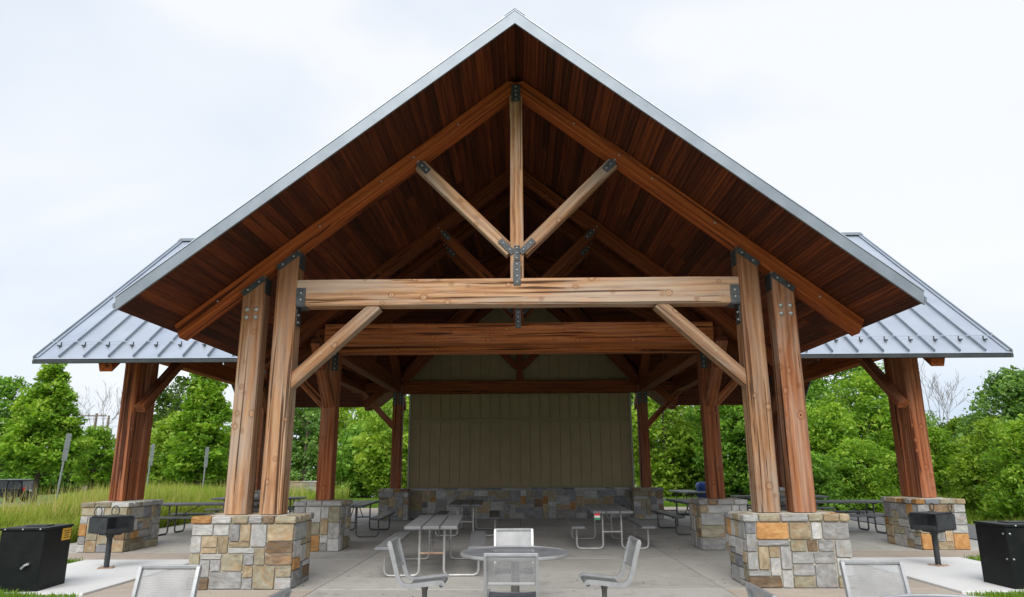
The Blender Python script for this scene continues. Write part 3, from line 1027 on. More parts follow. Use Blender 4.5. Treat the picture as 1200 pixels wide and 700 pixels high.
b = MB(); b.prism([(-3.9, yw + .05, 1.03), (3.9, yw + .05, 1.03), (3.9, yw + .05, topz(3.9)), (0, yw + .05, topz(0)), (-3.9, yw + .05, topz(3.9))], (0, .14, 0)); b.build('wall_core', 'wall_trim', wl)
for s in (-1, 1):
    b = MB(); b.box((s * 3.935, yw + .10, (1.03 + 5.0) / 2), (.06, .24, 5.0 - 1.03)); b.build('corner_board', 'wall_end_lit', wl)  # lit edge of the wall put into the colour, paler than its boards
#@@NEXT@@
# ------------------------------------------------------------------ picnic tables
def bend(pts, r=0.09, n=5):
    """Round the corners of a polyline."""
    P = [Vector(p) for p in pts]
    out = [P[0]]
    for i in range(1, len(P) - 1):
        a, b, c = P[i - 1], P[i], P[i + 1]
        u, v = (a - b), (c - b)
        k = min(r, u.length * .45, v.length * .45)
        s, e = b + u.normalized() * k, b + v.normalized() * k
        for j in range(n + 1):
            t = j / n
            out.append(s * (1 - t) ** 2 + b * 2 * t * (1 - t) + e * t * t)
    out.append(P[-1])
    return out
def plank_mesh(L_, w, th, mat):
    b = MB(); b.cbox((0, 0, 0), (w, L_, th), .012)
    return b.mesh('plank', mat)
PM = {}
for mt in ('table_plastic', 'table_plastic_dark'):
    PM[mt] = (plank_mesh(2.80, .272, .055, mt), plank_mesh(2.80, .285, .05, mt))
UM = {}
for mt in ('galvanised_tube', 'dark_tube'):
    b = MB()
    b.tube(bend([(.20, 0, .735), (.20, 0, .022), (.76, 0, .022), (.76, 0, .425)], .10), .021, 10)
    b.tube([(.60, 0, .425), (.86, 0, .425)], .016, 8)
    u = b.mesh('leg_frame', mt, True)
    b = MB(); b.tube([(-.20, 0, .36), (.20, 0, .36)], .017, 8); c = b.mesh('cross_bar', mt, True)
    b = MB(); b.box((0, 0, .735), (.80, .05, .02)); e = b.mesh('top_rail', mt)
    b = MB(); b.tube([(0, 0, .37), (0, .75, .74)], .013, 6); dg = b.mesh('diagonal_brace', mt, True)
    UM[mt] = (u, c, e, dg)
def picnic_table(x, y, rz, label, pl='table_plastic', tb='galvanised_tube', rusty=False):
    t = thing('picnic_table', label, 'picnic table', (x, y, 0), rz, 'picnic tables under the pavilion')
    W_ = wm(t)
    for k in (-1, 0, 1):
        put('top_plank', PM[pl][0], t, W_ @ Matrix.Translation((k * .287, random.uniform(-.008, .008), .775)))
    for s in (-1, 1):
        put('bench_plank', PM[pl][1], t, W_ @ Matrix.Translation((s * .735, 0, .466)))
    for ye in (-1.05, 1.05):
        for s in (0, math.pi):
            put('leg_frame', UM[tb][0], t, W_ @ Matrix.Translation((0, ye, 0)) @ Matrix.Rotation(s, 4, 'Z'))
        o = put('cross_bar', UM[tb][1], t, W_ @ Matrix.Translation((0, ye, 0)))
        if rusty and ye < 0:
            o.material_slots[0].link = 'OBJECT'; o.material_slots[0].material = MATS['rust']
            o['label'] = 'rusty cross bar between the legs'
        put('top_rail', UM[tb][2], t, W_ @ Matrix.Translation((0, ye, 0)))
        put('diagonal_brace', UM[tb][3], t, W_ @ Matrix.Translation((0, ye, 0)) @ Matrix.Rotation(0 if ye < 0 else math.pi, 4, 'Z'))
    return t
picnic_table(-1.47, 12.98, .05, 'nearest grey picnic table with a rusty cross bar, behind the left chair', rusty=True)
t2 = picnic_table(2.00, 16.75, -.02, 'grey picnic table with a red and green sticker, right of centre')
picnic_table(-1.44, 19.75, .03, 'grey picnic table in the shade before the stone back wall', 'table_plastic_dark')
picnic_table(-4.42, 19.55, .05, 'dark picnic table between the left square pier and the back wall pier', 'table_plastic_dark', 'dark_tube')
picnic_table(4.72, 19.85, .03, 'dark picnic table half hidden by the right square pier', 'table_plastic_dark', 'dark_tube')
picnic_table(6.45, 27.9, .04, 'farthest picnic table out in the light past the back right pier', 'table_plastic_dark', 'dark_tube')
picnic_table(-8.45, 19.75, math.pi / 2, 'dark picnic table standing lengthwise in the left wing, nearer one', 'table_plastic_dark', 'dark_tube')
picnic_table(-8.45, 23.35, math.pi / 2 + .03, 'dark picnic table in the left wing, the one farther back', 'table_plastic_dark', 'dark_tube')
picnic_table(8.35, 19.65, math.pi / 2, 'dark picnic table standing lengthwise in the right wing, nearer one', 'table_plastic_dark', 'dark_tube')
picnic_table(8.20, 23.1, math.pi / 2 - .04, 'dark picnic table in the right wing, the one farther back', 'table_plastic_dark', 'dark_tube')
# sticker hanging at the end of the right table
W_ = wm(t2)
st = tag(bpy.data.objects.new('sticker', None)); COL.objects.link(st); st.parent = t2
for k, mt in enumerate(('label_red', 'label_white', 'label_green')):
    b = MB(); b.box((-.34, -1.412, .735 - k * .042), (.12, .012, .040)); b.build('sticker_band', mt, st, W_)

# ------------------------------------------------------------------ round tables with four attached chairs
def rail_sweep(path, x, w, h):
    """Flat bar following a (y, z) path in the plane x."""
    vs, fs = [], []
    n = len(path)
    for i, (y, z) in enumerate(path):
        a, b = path[max(i - 1, 0)], path[min(i + 1, n - 1)]
        d = Vector((b[0] - a[0], b[1] - a[1])).normalized()
        nx, nz = -d.y, d.x
        for sx, sh in ((-1, -1), (1, -1), (1, 1), (-1, 1)):
            vs.append((x + sx * w / 2, y + nx * sh * h / 2, z + nz * sh * h / 2))
    for i in range(n - 1):
        for j in range(4):
            q = (j + 1) % 4
            fs.append((i * 4 + j, i * 4 + q, i * 4 + 4 + q, i * 4 + 4 + j))
    fs += [(0, 1, 2, 3), tuple(n * 4 - 1 - k for k in range(4))]
    return vs, fs
def spline(pts, n=6):
    P = [Vector((*p, 0)) for p in pts]
    out = []
    for i in range(len(P) - 1):
        p0, p1, p2, p3 = P[max(i - 1, 0)], P[i], P[i + 1], P[min(i + 2, len(P) - 1)]
        for k in range(n):
            t = k / n
            q = .5 * ((2 * p1) + (p2 - p0) * t + (2 * p0 - 5 * p1 + 4 * p2 - p3) * t * t + (3 * p1 - p0 - 3 * p2 + p3) * t ** 3)
            out.append((q.x, q.y))
    return out + [(P[-1].x, P[-1].y)]
PROF = spline([(.268, .432), (.262, .450), (.225, .462), (.02, .440), (-.13, .428), (-.205, .462), (-.250, .56), (-.295, .72), (-.345, .885)], 5)
def sheet(path, x0, x1, name, mat, off=0.0):
    vs, fs, uv = [], [], []
    s = 0
    for i, (y, z) in enumerate(path):
        if i: s += math.dist(path[i - 1], path[i])
        for k in range(5):
            x = x0 + (x1 - x0) * k / 4
            dip = -.012 * (1 - (2 * k / 4 - 1) ** 2)
            vs.append((x, y, z + dip + off)); uv.append((x + 2, s))
    for i in range(len(path) - 1):
        for k in range(4):
            fs.append((i * 5 + k, i * 5 + k + 1, i * 5 + 6 + k, i * 5 + 5 + k))
    me = bpy.data.meshes.new(name)
    me.from_pydata(vs, [], fs)
    me.materials.append(MATS[mat])
    l = me.uv_layers.new(name='UVMap')
    for lp in me.loops:
        l.data[lp.index].uv = uv[lp.vertex_index]
    me.polygons.foreach_set('use_smooth', [True] * len(me.polygons))
    return me
SEATP = [p for p in PROF if p[0] > -.135]
BACKP = [p for p in PROF if p[1] > .60 and p[0] < 0]
HW = .25
def chair_meshes():
    M_ = {}
    for s, k in ((-1, 'l'), (1, 'r')):
        b = MB(); b.add(*rail_sweep(PROF, s * HW, .028, .050)); M_['rail' + k] = b.mesh('side_rail', 'silver_paint', True)
    M_['seat'] = sheet(SEATP, -HW + .014, HW - .014, 'seat_panel', 'mesh_grey')
    M_['back'] = sheet(BACKP, -HW + .014, HW - .014, 'back_panel', 'mesh_silver')
    b = MB()
    y, z = PROF[-1]
    b.cbox((0, y, z), (2 * HW + .03, .035, .035), .008); M_['top'] = b.mesh('top_bar', 'silver_paint')
    b = MB(); y, z = BACKP[0]; b.cbox((0, y, z - .008), (2 * HW - .03, .022, .028), .006); M_['low'] = b.mesh('lower_bar', 'silver_paint')
    b = MB(); b.tube([(-HW + .014, .245, .43), (HW - .014, .245, .43)], .024, 10); M_['lip'] = b.mesh('front_lip', 'table_plastic', True)
    b = MB(); b.lathe([(.030, .10), (.030, .33), (.045, .39), (.075, .415), (.075, .425)], (0, .03, 0), 14)
    M_['stem'] = b.mesh('stem', 'stem_metal', True)
    return M_
CH = chair_meshes()
def round_set(x, y, rz, label):
    t = thing('round_table_set', label, 'table', (x, y, 0), rz, 'round tables with four attached chairs')
    W_ = wm(t)
    # top: perforated disc with a rolled rim
    n = 48
    rad = .60
    vs, fs, uv = [(0, 0, .752)], [], [(3, 3)]
    for k, r in enumerate((.2, .4, rad)):
        for j in range(n):
            a = 2 * math.pi * j / n
            vs.append((r * math.cos(a), r * math.sin(a), .752)); uv.append((3 + r * math.cos(a), 3 + r * math.sin(a)))
    for j in range(n):
        q = (j + 1) % n
        fs.append((0, 1 + j, 1 + q))
        for k in range(2):
            fs.append((1 + k * n + j, 1 + (k + 1) * n + j, 1 + (k + 1) * n + q, 1 + k * n + q))
    me = bpy.data.meshes.new('table_top'); me.from_pydata(vs, [], fs); me.materials.append(MATS['mesh_table'])
    l = me.uv_layers.new(name='UVMap')
    for lp in me.loops: l.data[lp.index].uv = uv[lp.vertex_index]
    top = put('table_top', me, t, W_)
    b = MB(); b.tube([((rad + .012) * math.cos(2 * math.pi * j / n), (rad + .012) * math.sin(2 * math.pi * j / n), .742) for j in range(n)], .022, 8, closed=True)
    b.build('rim', 'silver_paint', top, W_, True)
    b = MB()
    for k in range(4):
        a = k * math.pi / 2 + math.pi / 4
        b.tube([(.05 * math.cos(a), .05 * math.sin(a), .70), (.52 * math.cos(a), .52 * math.sin(a), .735)], .014, 6)
    b.build('top_support', 'stem_metal', top, W_)
    b = MB(); b.lathe([(.20, 0), (.20, .012), (.055, .03), (.048, .06), (.048, .72)], n=18); b.build('pedestal', 'stem_metal', t, W_, True)
    for k in range(4):
        a = k * math.pi / 2
        Mc = W_ @ Matrix.Rotation(a + random.uniform(-.05, .05), 4, 'Z') @ Matrix.Translation((0, -1.06 + random.uniform(-.02, .02), 0))
        b = MB(); b.tube(bend([(0, -.04, .13), (0, -.75, .10), (0, -1.03, .10)], .1), .032, 10)
        b.build('arm', 'stem_metal', t, W_ @ Matrix.Rotation(a, 4, 'Z'), True)
        c = bpy.data.objects.new('chair', None); COL.objects.link(c); c.parent = t
        c.matrix_basis = wm(t).inverted() @ Mc
        for key, nm in (('raill', 'side_rail'), ('railr', 'side_rail'), ('seat', 'seat_panel'), ('back', 'back_panel'), ('top', 'top_bar'), ('low', 'lower_bar'), ('lip', 'front_lip'), ('stem', 'stem')):
            put(nm, CH[key], c, Mc)
    return t
round_set(-.03, 8.50, .0, 'round silver mesh table with four silver chairs in the middle foreground')
round_set(-2.97, 4.93, .0, 'round silver table set cut off at the bottom left of the photo')
round_set(3.06, 5.06, .0, 'round silver table set cut off at the bottom right of the photo')

# ------------------------------------------------------------------ pedestal grills
def grill(x, y, mir, label):
    t = thing('pedestal_grill', label, 'grill', (x, y, .03), 0, 'pedestal grills on white pads')
    T0 = wm(t)
    rz = R(-28) if mir > 0 else R(180 + 28)
    W_ = T0 @ Matrix.Rotation(rz, 4, 'Z')      # local +X is the open side
    b = MB(); b.lathe([(.045, 0), (.045, .56)], n=14); b.build('post', 'grill_iron', t, T0, True)
    b = MB(); b.cbox((0, 0, .006), (.24, .24, .012), .003)
    for ax in (-.09, .09):
        for ay in (-.09, .09):
            b.lathe([(.012, .012), (.012, .03)], (ax, ay, 0), 8)
    b.build('base_plate', 'rust', t, T0 @ Matrix.Rotation(.3, 4, 'Z'))
    b = MB(); b.cbox((0, 0, .565), (.26, .26, .03), .004); b.lathe([(.055, .50), (.07, .55)], n=12); b.build('swivel_collar', 'grill_iron', t, W_)
    f = MB(); th = .012
    sx, sy, z0, z1 = .26, .25, .585, .85
    f.box((0, 0, z0 + th / 2), (2 * sx, 2 * sy, th))
    f.box((-sx + th / 2, 0, (z0 + z1) / 2 + th), (th, 2 * sy, z1 - z0 - th))
    for s in (-1, 1):
        f.box((th / 2 + .001, s * (sy - th / 2), (z0 + z1) / 2 + th), (2 * sx - th, th, z1 - z0 - th))
    f.box((sx - .01, 0, z0 + .05), (th, 2 * sy - 2 * th - .004, .07))
    f.build('fire_box', 'grill_iron', t, W_)
    gr = bpy.data.objects.new('grate', None); COL.objects.link(gr); gr.parent = t
    for k in range(11):
        b = MB(); yy = -sy + .03 + k * (2 * sy - .06) / 10
        b.tube([(-sx + .02, yy, z1 + .02), (sx + .02, yy, z1 + .02)], .006, 6); b.build('grate_bar', 'grill_iron', gr, W_)
    for s in (-1, 1):
        b = MB(); xx = s * (sx - .04)
        b.tube([(xx, -sy + .02, z1 + .008), (xx, sy - .02, z1 + .008)], .007, 6); b.build('grate_bar', 'grill_iron', gr, W_)
    for s in (-1, 1):
        yy = s * .16
        pts = [(sx + .02, yy, z1 + .02), (sx + .07, yy, z1 + .02)]
        b = MB()
        b.tube([(-sx + .02 - .08 * math.sin(a), yy + .012 * a, z1 + .10 - .08 * math.cos(a)) for a in np.linspace(-.6, 2.1 * math.pi, 22)], .0085, 6)
        b.build('coil_handle', 'grill_iron', gr, W_)
    return t
grill(-7.22, 12.83, 1, 'black iron pedestal grill on the left white pad')
grill(7.22, 12.85, -1, 'black iron pedestal grill on the right white pad')

# ------------------------------------------------------------------ black steel coal bins
def coal_bin(x, y, rz, label, w, dp, right=False):
    t = thing('coal_bin', label, 'bin', (x, y, .0), rz, 'black steel bins beside the pads')
    W_ = wm(t)
    h = .87
    b = MB(); b.cbox((0, 0, .03 + (h - .05) / 2), (w, dp, h - .05), .006); b.build('body', 'black_steel', t, W_)
    b = MB(); b.cbox((0, 0, h + .0), (w + .035, dp + .035, .035), .006)
    lo = b.build('lid', 'black_steel', t, W_)
    b = MB(); b.cbox((0, .05, h + .026), (.30, .20, .014), .003); b.build('hatch', 'grill_iron', lo, W_)
    for k in (-.24, 0, .24):
        bolt(lo, W_ @ Vector((k, -dp / 2 - .0175, h)), W_.to_3x3() @ Vector((0, -1, 0)), .5)
    for s in (-1, 1):
        b = MB(); b.box((s * (w / 2 - .05), 0, .016), (.06, dp - .06, .032)); b.build('skid', 'black_steel', t, W_)
    if not right:
        b = MB()
        b.lathe([(.020, 0), (.020, .03)], n=10)
        hM = W_ @ Matrix.Translation((.14, -dp / 2, .40)) @ Matrix.Rotation(R(90), 4, 'X')
        ho = b.build('latch_handle', 'chrome', t, hM)
        b = MB(); b.tube([(0, 0, .035), (-.03, -.012, .045), (-.075, -.06, .045)], .014, 8); b.build('lever', 'chrome', ho, hM)
        b = MB(); b.box((w / 2 + .003, .22, .755), (.006, .24, .17))
        lb = b.build('warning_label', 'label_yellow', t, W_)
        for k in range(4):
            b = MB(); b.box((w / 2 + .0075, .22 + (.01 if k % 2 else 0), .805 - k * .033), (.003, .17 - .03 * (k % 3), .010)); b.build('print_line', 'label_black', lb, W_)
    else:
        for iz in (.42, .76):
            bolt(t, W_ @ Vector((-w / 2 + .05, -dp / 2, iz)), W_.to_3x3() @ Vector((0, -1, 0)), .6)
            bolt(t, W_ @ Vector((-w / 2, -dp / 2 + .06, iz)), W_.to_3x3() @ Vector((-1, 0, 0)), .6)
    return t
coal_bin(-7.15, 10.78, .10, 'black steel coal bin with a yellow label and chrome latch, bottom left', .60, .74)
coal_bin(7.25, 10.76, .02, 'plain black steel coal bin cut by the right edge of the photo', .76, .66, True)

# blue litter bin at the back
t = thing('litter_bin', 'blue plastic litter bin behind the right square pier', 'bin', (6.95, 27.6, 0))
b = MB(); b.lathe([(.22, 0), (.25, .9), (.27, .92), (.27, .97)], (6.95, 27.6, 0), 18); b.build('barrel', 'blue_plastic', t, None, True)
b = MB(); b.lathe([(.28, .97), (.27, 1.05), (.18, 1.14)], (6.95, 27.6, 0), 18); b.build('dome_lid', 'blue_plastic', t, None, True)

# ------------------------------------------------------------------ vegetation
def leaf_mesh(name, P, S, tint, mat, up_bias=0.45, aspect=1.6, seed=0):
    """One folded diamond leaf per point. P (n,3), S (n,), tint (n,)."""
    g = np.random.default_rng(seed)
    n = len(P)
    nr = g.normal(size=(n, 3)); nr[:, 2] = np.abs(nr[:, 2]) + up_bias
    nr /= np.linalg.norm(nr, axis=1)[:, None]
    a = g.normal(size=(n, 3)); a -= nr * (a * nr).sum(1)[:, None]
    a /= np.linalg.norm(a, axis=1)[:, None]
    c = np.cross(nr, a)
    s = S[:, None]
    L0 = P - a * s * .5
    L1 = P + a * s * .5 - nr * s * .12
    e = s / aspect * .5
    m = P + nr * s * .06
    V = np.stack([L0, m + c * e, L1, m - c * e], 1).reshape(-1, 3)
    i = np.arange(n) * 4
    Fq = np.stack([i, i + 1, i + 2, i + 3], 1)
    me = bpy.data.meshes.new(name)
    me.vertices.add(n * 4); me.vertices.foreach_set('co', V.ravel())
    me.loops.add(n * 4); me.loops.foreach_set('vertex_index', Fq.ravel())
    me.polygons.add(n); me.polygons.foreach_set('loop_start', np.arange(n) * 4); me.polygons.foreach_set('loop_total', np.full(n, 4))
    me.update(calc_edges=True)
    at = me.attributes.new('tint', 'FLOAT', 'POINT')
    at.data.foreach_set('value', np.repeat(np.clip(tint, 0, 1), 4).astype(np.float32))
    me.materials.append(MATS[mat])
    return me
def crown_points(g, H, base, rad, prof, nclump, per, csize):
    """Clumps in a crown envelope: prof(h01) -> relative radius."""
    cl = []
    while len(cl) < nclump:
        h = g.uniform(0, 1)
        r = prof(h)
        if g.uniform() > r * .85 + .15: continue
        rr = rad * r * math.sqrt(g.uniform(.18, 1.0)) * g.uniform(.82, 1.08)
        a = g.uniform(0, 2 * math.pi)
        cl.append((rr * math.cos(a), rr * math.sin(a), base + (H - base) * h, rr / (rad * r + 1e-6)))
    cl = np.array(cl)
    P, T, Z = [], [], []
    for (x, y, z, q) in cl:
        k = int(per * g.uniform(.6, 1.4))
        d = g.normal(size=(k, 3)); d /= np.linalg.norm(d, axis=1)[:, None]
        rr = csize * g.uniform(.7, 1.3) * g.uniform(.3, 1, size=(k, 1)) ** .5
        d = d * rr * np.array([1.15, 1.15, .72])
        P.append(d + [x, y, z])
        T.append(np.full(k, g.uniform(.0, 1.0)) * .75 + .12 + g.normal(0, .18, k))
        Z.append(np.full(k, g.uniform(.65, 1.35)))
    return cl, np.concatenate(P), np.concatenate(T), np.concatenate(Z)
ENV = {
    'cone': lambda h: (1 - h) ** .88 * .97 * min(1, .55 + h * 3.2) + .03,
    'oval': lambda h: max(.05, math.sin(math.pi * (h * .86 + .10)) ** .7),
    'round': lambda h: max(.08, math.sqrt(max(0, 1 - (2 * h - .9) ** 2 * .82))),
    'bush': lambda h: max(.10, math.sqrt(max(0, 1 - h * h * .96))),
    'spread': lambda h: max(.06, min(1, .35 + h * 1.5) * (1 - max(0, h - .6) * 1.9)),
}
def tree(name, label, x, y, H, rad, env, mat, nclump, per, csize, leaf, base=.18, trunk=.16, seed=1, cat='tree', group=None, bark='bark', aspect=1.6, up=.45):
    z0 = float(gz(x, y)) - .05
    t = thing(name, label, cat, (x, y, z0), 0, group)
    g = np.random.default_rng(seed)
    W_ = wm(t)
    cl, P, T, ZS = crown_points(g, H, H * base, rad, ENV[env], nclump, per, csize)
    S = leaf * ZS * g.uniform(.6, 1.4, len(P))
    put('crown', leaf_mesh('crown', P, S, T, mat, up, aspect, seed), t, W_)
    b = MB()
    pts, rs = [], []
    n = 7
    wx, wy = g.normal(0, .05, 2)
    for i in range(n):
        f = i / (n - 1)
        pts.append((wx * math.sin(f * 4) * H * .12, wy * math.sin(f * 3.1) * H * .12, f * H * .86)); rs.append(trunk * (1 - f) ** .8 + .015)
    b.tube(pts, rs, 7)
    idx = g.permutation(len(cl))[:min(26, len(cl))]
    for k in idx:
        cx, cy, cz, _ = cl[k]
        f = max(.05, min(.8, (cz / H) * .72))
        s = Vector((pts[int(f * 6)][0], pts[int(f * 6)][1], f * H * .86 / .86))
        e = Vector((cx, cy, cz))
        m = (s + e) / 2 + Vector((0, 0, .05 * (e - s).length))
        r0 = trunk * .38 * (1 - f)
        b.tube([s, m, e], [r0 + .008, r0 * .6 + .006, .006], 5, cap=False)
    b.build('trunk', bark, t, W_)
    return t
def bare_tree(label, x, y, H, seed, lean=0.0):
    z0 = float(gz(x, y)) - .05
    t = thing('bare_tree', label, 'tree', (x, y, z0), 0, 'leafless trees')
    g = random.Random(seed)
    tr, bb = MB(), MB()
    def grow(mb, p, d, ln, r, depth):
        n = 3
        pts, rs = [p], [r]
        for i in range(n):
            d = (d + Vector((g.uniform(-.14, .14), g.uniform(-.14, .14), g.uniform(-.02, .10)))).normalized()
            p = p + d * ln / n
            pts.append(p); rs.append(r * (1 - .45 * (i + 1) / n))
        mb.tube(pts, rs, 5 if depth < 2 else 4, cap=False)
        if depth >= 5: return
        for k in range(3 if depth < 4 else 2):
            q = pts[g.choice((1, 2, 3))] if k else pts[3]
            a = g.uniform(0, 6.28)
            sp = g.uniform(.35, .75)
            nd = (d + Vector((math.cos(a) * sp, math.sin(a) * sp, g.uniform(-.05, .3)))).normalized()
            grow(bb, q, nd, ln * g.uniform(.6, .8), max(.012, rs[-1] * g.uniform(.55, .85)), depth + 1)
    grow(tr, Vector((0, 0, 0)), Vector((lean, 0, 1)).normalized(), H * .38, H * .016, 0)
    W_ = wm(t)
    tr.build('trunk', 'bark_grey', t, W_); bb.build('branches', 'bark_grey', t, W_)
    return t
PX = lambda px, y: (px - 606) / 816.0 * y * 0.972     # bearing from the survey point at the origin -> plan X at depth y
LG = 'broadleaf trees beyond the meadow'
tree('maple_tree', 'large bright green conical maple left of the first sign post', -29.9, 44, 8.9, 3.0, 'cone', 'leaf_bright', 290, 64, .48, .25, .27, .18, 11, group=LG)
tree('maple_tree', 'bright green conical maple behind the three small sign posts', -20.0, 44, 8.8, 2.6, 'cone', 'leaf_bright', 260, 64, .46, .25, .16, .17, 12, group=LG)
tree('young_tree', 'small rounded bright tree right of the large left maple', -31.2, 52, 5.3, 1.7, 'oval', 'leaf_bright', 120, 55, .5, .26, .15, .11, 13, group=LG)
tree('young_tree', 'slim light green tree just behind the left pier posts', -23.6, 47, 5.2, 1.2, 'oval', 'leaf_yellow', 100, 55, .5, .26, .10, .10, 14, group=LG)
tree('dark_tree', 'tall dark green tree standing behind the slim light tree', -30.2, 62, 10.2, 2.8, 'round', 'leaf_dark', 170, 60, .75, .32, .08, .22, 15, group=LG)
tree('tall_tree', 'tall blue green tree at the left edge behind the big maple', -40.6, 55, 9.6, 2.4, 'oval', 'leaf_mid', 130, 55, .70, .32, .30, .22, 16, group=LG)
for i, (px, y, H, rad, mt, env) in enumerate((
        (15, 85, 5.5, 5, 'leaf_mid', 'round'), (70, 90, 4.6, 6, 'leaf_dark', 'bush'), (112, 95, 4.6, 4, 'leaf_dark', 'round'), (150, 92, 6, 5, 'leaf_mid', 'round'),
        (225, 80, 6.0, 5, 'leaf_dark', 'round'), (278, 70, 6.5, 4, 'leaf_mid', 'oval'), (318, 64, 9.5, 4.5, 'leaf_mid', 'oval'))):
    lbls = ('rounded tree far off behind the parked car', 'low dark thicket far off behind the left maple', 'dark tree far off beside the utility poles', 'green tree far off behind the left pier posts',
            'dark wood tree far off behind the right maple', 'green tree far off just left of the front left posts', 'green oval tree far off behind the front left posts')
    tree('far_tree', lbls[i], PX(px, y), y, H, rad, env, mt, 150, 45, .95, .42, .05, .2, 30 + i, group='trees of the far wood')
# behind the pavilion: mostly paler leaf colours, standing in for bright haze
BG = 'trees seen through the pavilion'
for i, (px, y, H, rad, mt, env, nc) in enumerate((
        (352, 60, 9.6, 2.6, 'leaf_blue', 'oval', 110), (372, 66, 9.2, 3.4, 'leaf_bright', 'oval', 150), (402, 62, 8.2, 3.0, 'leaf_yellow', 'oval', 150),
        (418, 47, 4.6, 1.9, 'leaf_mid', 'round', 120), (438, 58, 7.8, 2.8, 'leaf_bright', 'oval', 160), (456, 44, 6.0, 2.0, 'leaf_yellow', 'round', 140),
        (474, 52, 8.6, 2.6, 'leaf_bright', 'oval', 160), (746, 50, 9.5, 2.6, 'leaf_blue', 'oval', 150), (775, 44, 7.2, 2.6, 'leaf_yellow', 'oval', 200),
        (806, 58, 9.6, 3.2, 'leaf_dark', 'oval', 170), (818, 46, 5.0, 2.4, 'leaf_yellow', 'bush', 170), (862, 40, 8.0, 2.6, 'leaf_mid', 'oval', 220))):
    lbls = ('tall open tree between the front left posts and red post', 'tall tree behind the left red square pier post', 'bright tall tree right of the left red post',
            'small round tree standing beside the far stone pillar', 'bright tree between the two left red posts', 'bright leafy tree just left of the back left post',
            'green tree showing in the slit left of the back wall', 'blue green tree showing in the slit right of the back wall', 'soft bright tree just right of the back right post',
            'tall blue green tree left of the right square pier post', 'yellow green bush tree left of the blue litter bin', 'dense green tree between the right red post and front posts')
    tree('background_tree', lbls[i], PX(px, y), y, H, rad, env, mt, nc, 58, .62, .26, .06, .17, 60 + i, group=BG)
# thicket along the right
RG = 'trees and shrubs of the right thicket'
for i, (px, y, H, rad, mt, env, nc, cs, lf) in enumerate((
        (985, 40, 8.6, 3.6, 'leaf_mid', 'oval', 320, .62, .23), (940, 37, 5.4, 2.4, 'leaf_blue', 'bush', 190, .5, .21), (1015, 35, 6.2, 2.6, 'leaf_bright', 'round', 270, .5, .20),
        (965, 33, 4.6, 2.0, 'leaf_bright', 'bush', 190, .45, .19), (1050, 38, 5.0, 2.6, 'leaf_blue', 'round', 200, .5, .21), (1112, 46, 4.4, 2.6, 'leaf_dark', 'round', 230, .6, .24),
        (1145, 36, 4.3, 2.2, 'leaf_yellow', 'bush', 260, .45, .19), (1196, 28, 5.3, 1.9, 'leaf_blue', 'oval', 290, .50, .19), (1250, 27, 5.0, 2.2, 'leaf_mid', 'round', 260, .5, .20),
        (1090, 33, 3.4, 2.0, 'leaf_bright', 'bush', 210, .42, .17), (1165, 25, 3.3, 1.7, 'leaf_yellow', 'bush', 230, .36, .15), (1215, 22, 3.2, 1.7, 'leaf_bright', 'bush', 230, .36, .14),
        (1000, 29, 2.7, 1.7, 'leaf_bright', 'bush', 210, .36, .15), (905, 38, 7.0, 2.8, 'leaf_mid', 'oval', 250, .55, .22), (945, 28.5, 2.2, 1.4, 'leaf_mid', 'bush', 160, .34, .15),
        (1185, 55, 4.6, 3.2, 'leaf_dark', 'round', 200, .7, .28))):
    lbls = ('tallest tree of the right thicket, dark crown above the pale front ones', 'bushy tree right of the front right posts', 'bright round tree in front of the tallest right tree',
            'low bushy tree behind the right wing tables', 'round tree behind the right end pier posts', 'dark round tree in the gap right of the end posts',
            'yellow green shrub tree right of the end pier', 'feathery blue green tree at the right edge of the photo', 'round tree cut off by the right edge of the photo',
            'bright low shrub behind the right end pier', 'low yellow green shrub above the right coal bin', 'bright low shrub in the lower right corner of the thicket',
            'bright low shrub beyond the asphalt path and tables', 'oval tree half hidden by the front right posts', 'small shrub just right of the front right posts',
            'dark far tree above the yellow green shrub at right')
    tree('thicket_tree', lbls[i], PX(px, y), y, H, rad, env, mt, nc, 66, cs, lf, .03, .12, 90 + i, group=RG, aspect=2.0)
bare_tree('leafless grey tree against the sky right of the left maple', PX(92, 70), 70, 11, 5)
bare_tree('leafless grey tree reaching up under the right wing eave', PX(1105, 50), 50, 9.6, 8, .03)

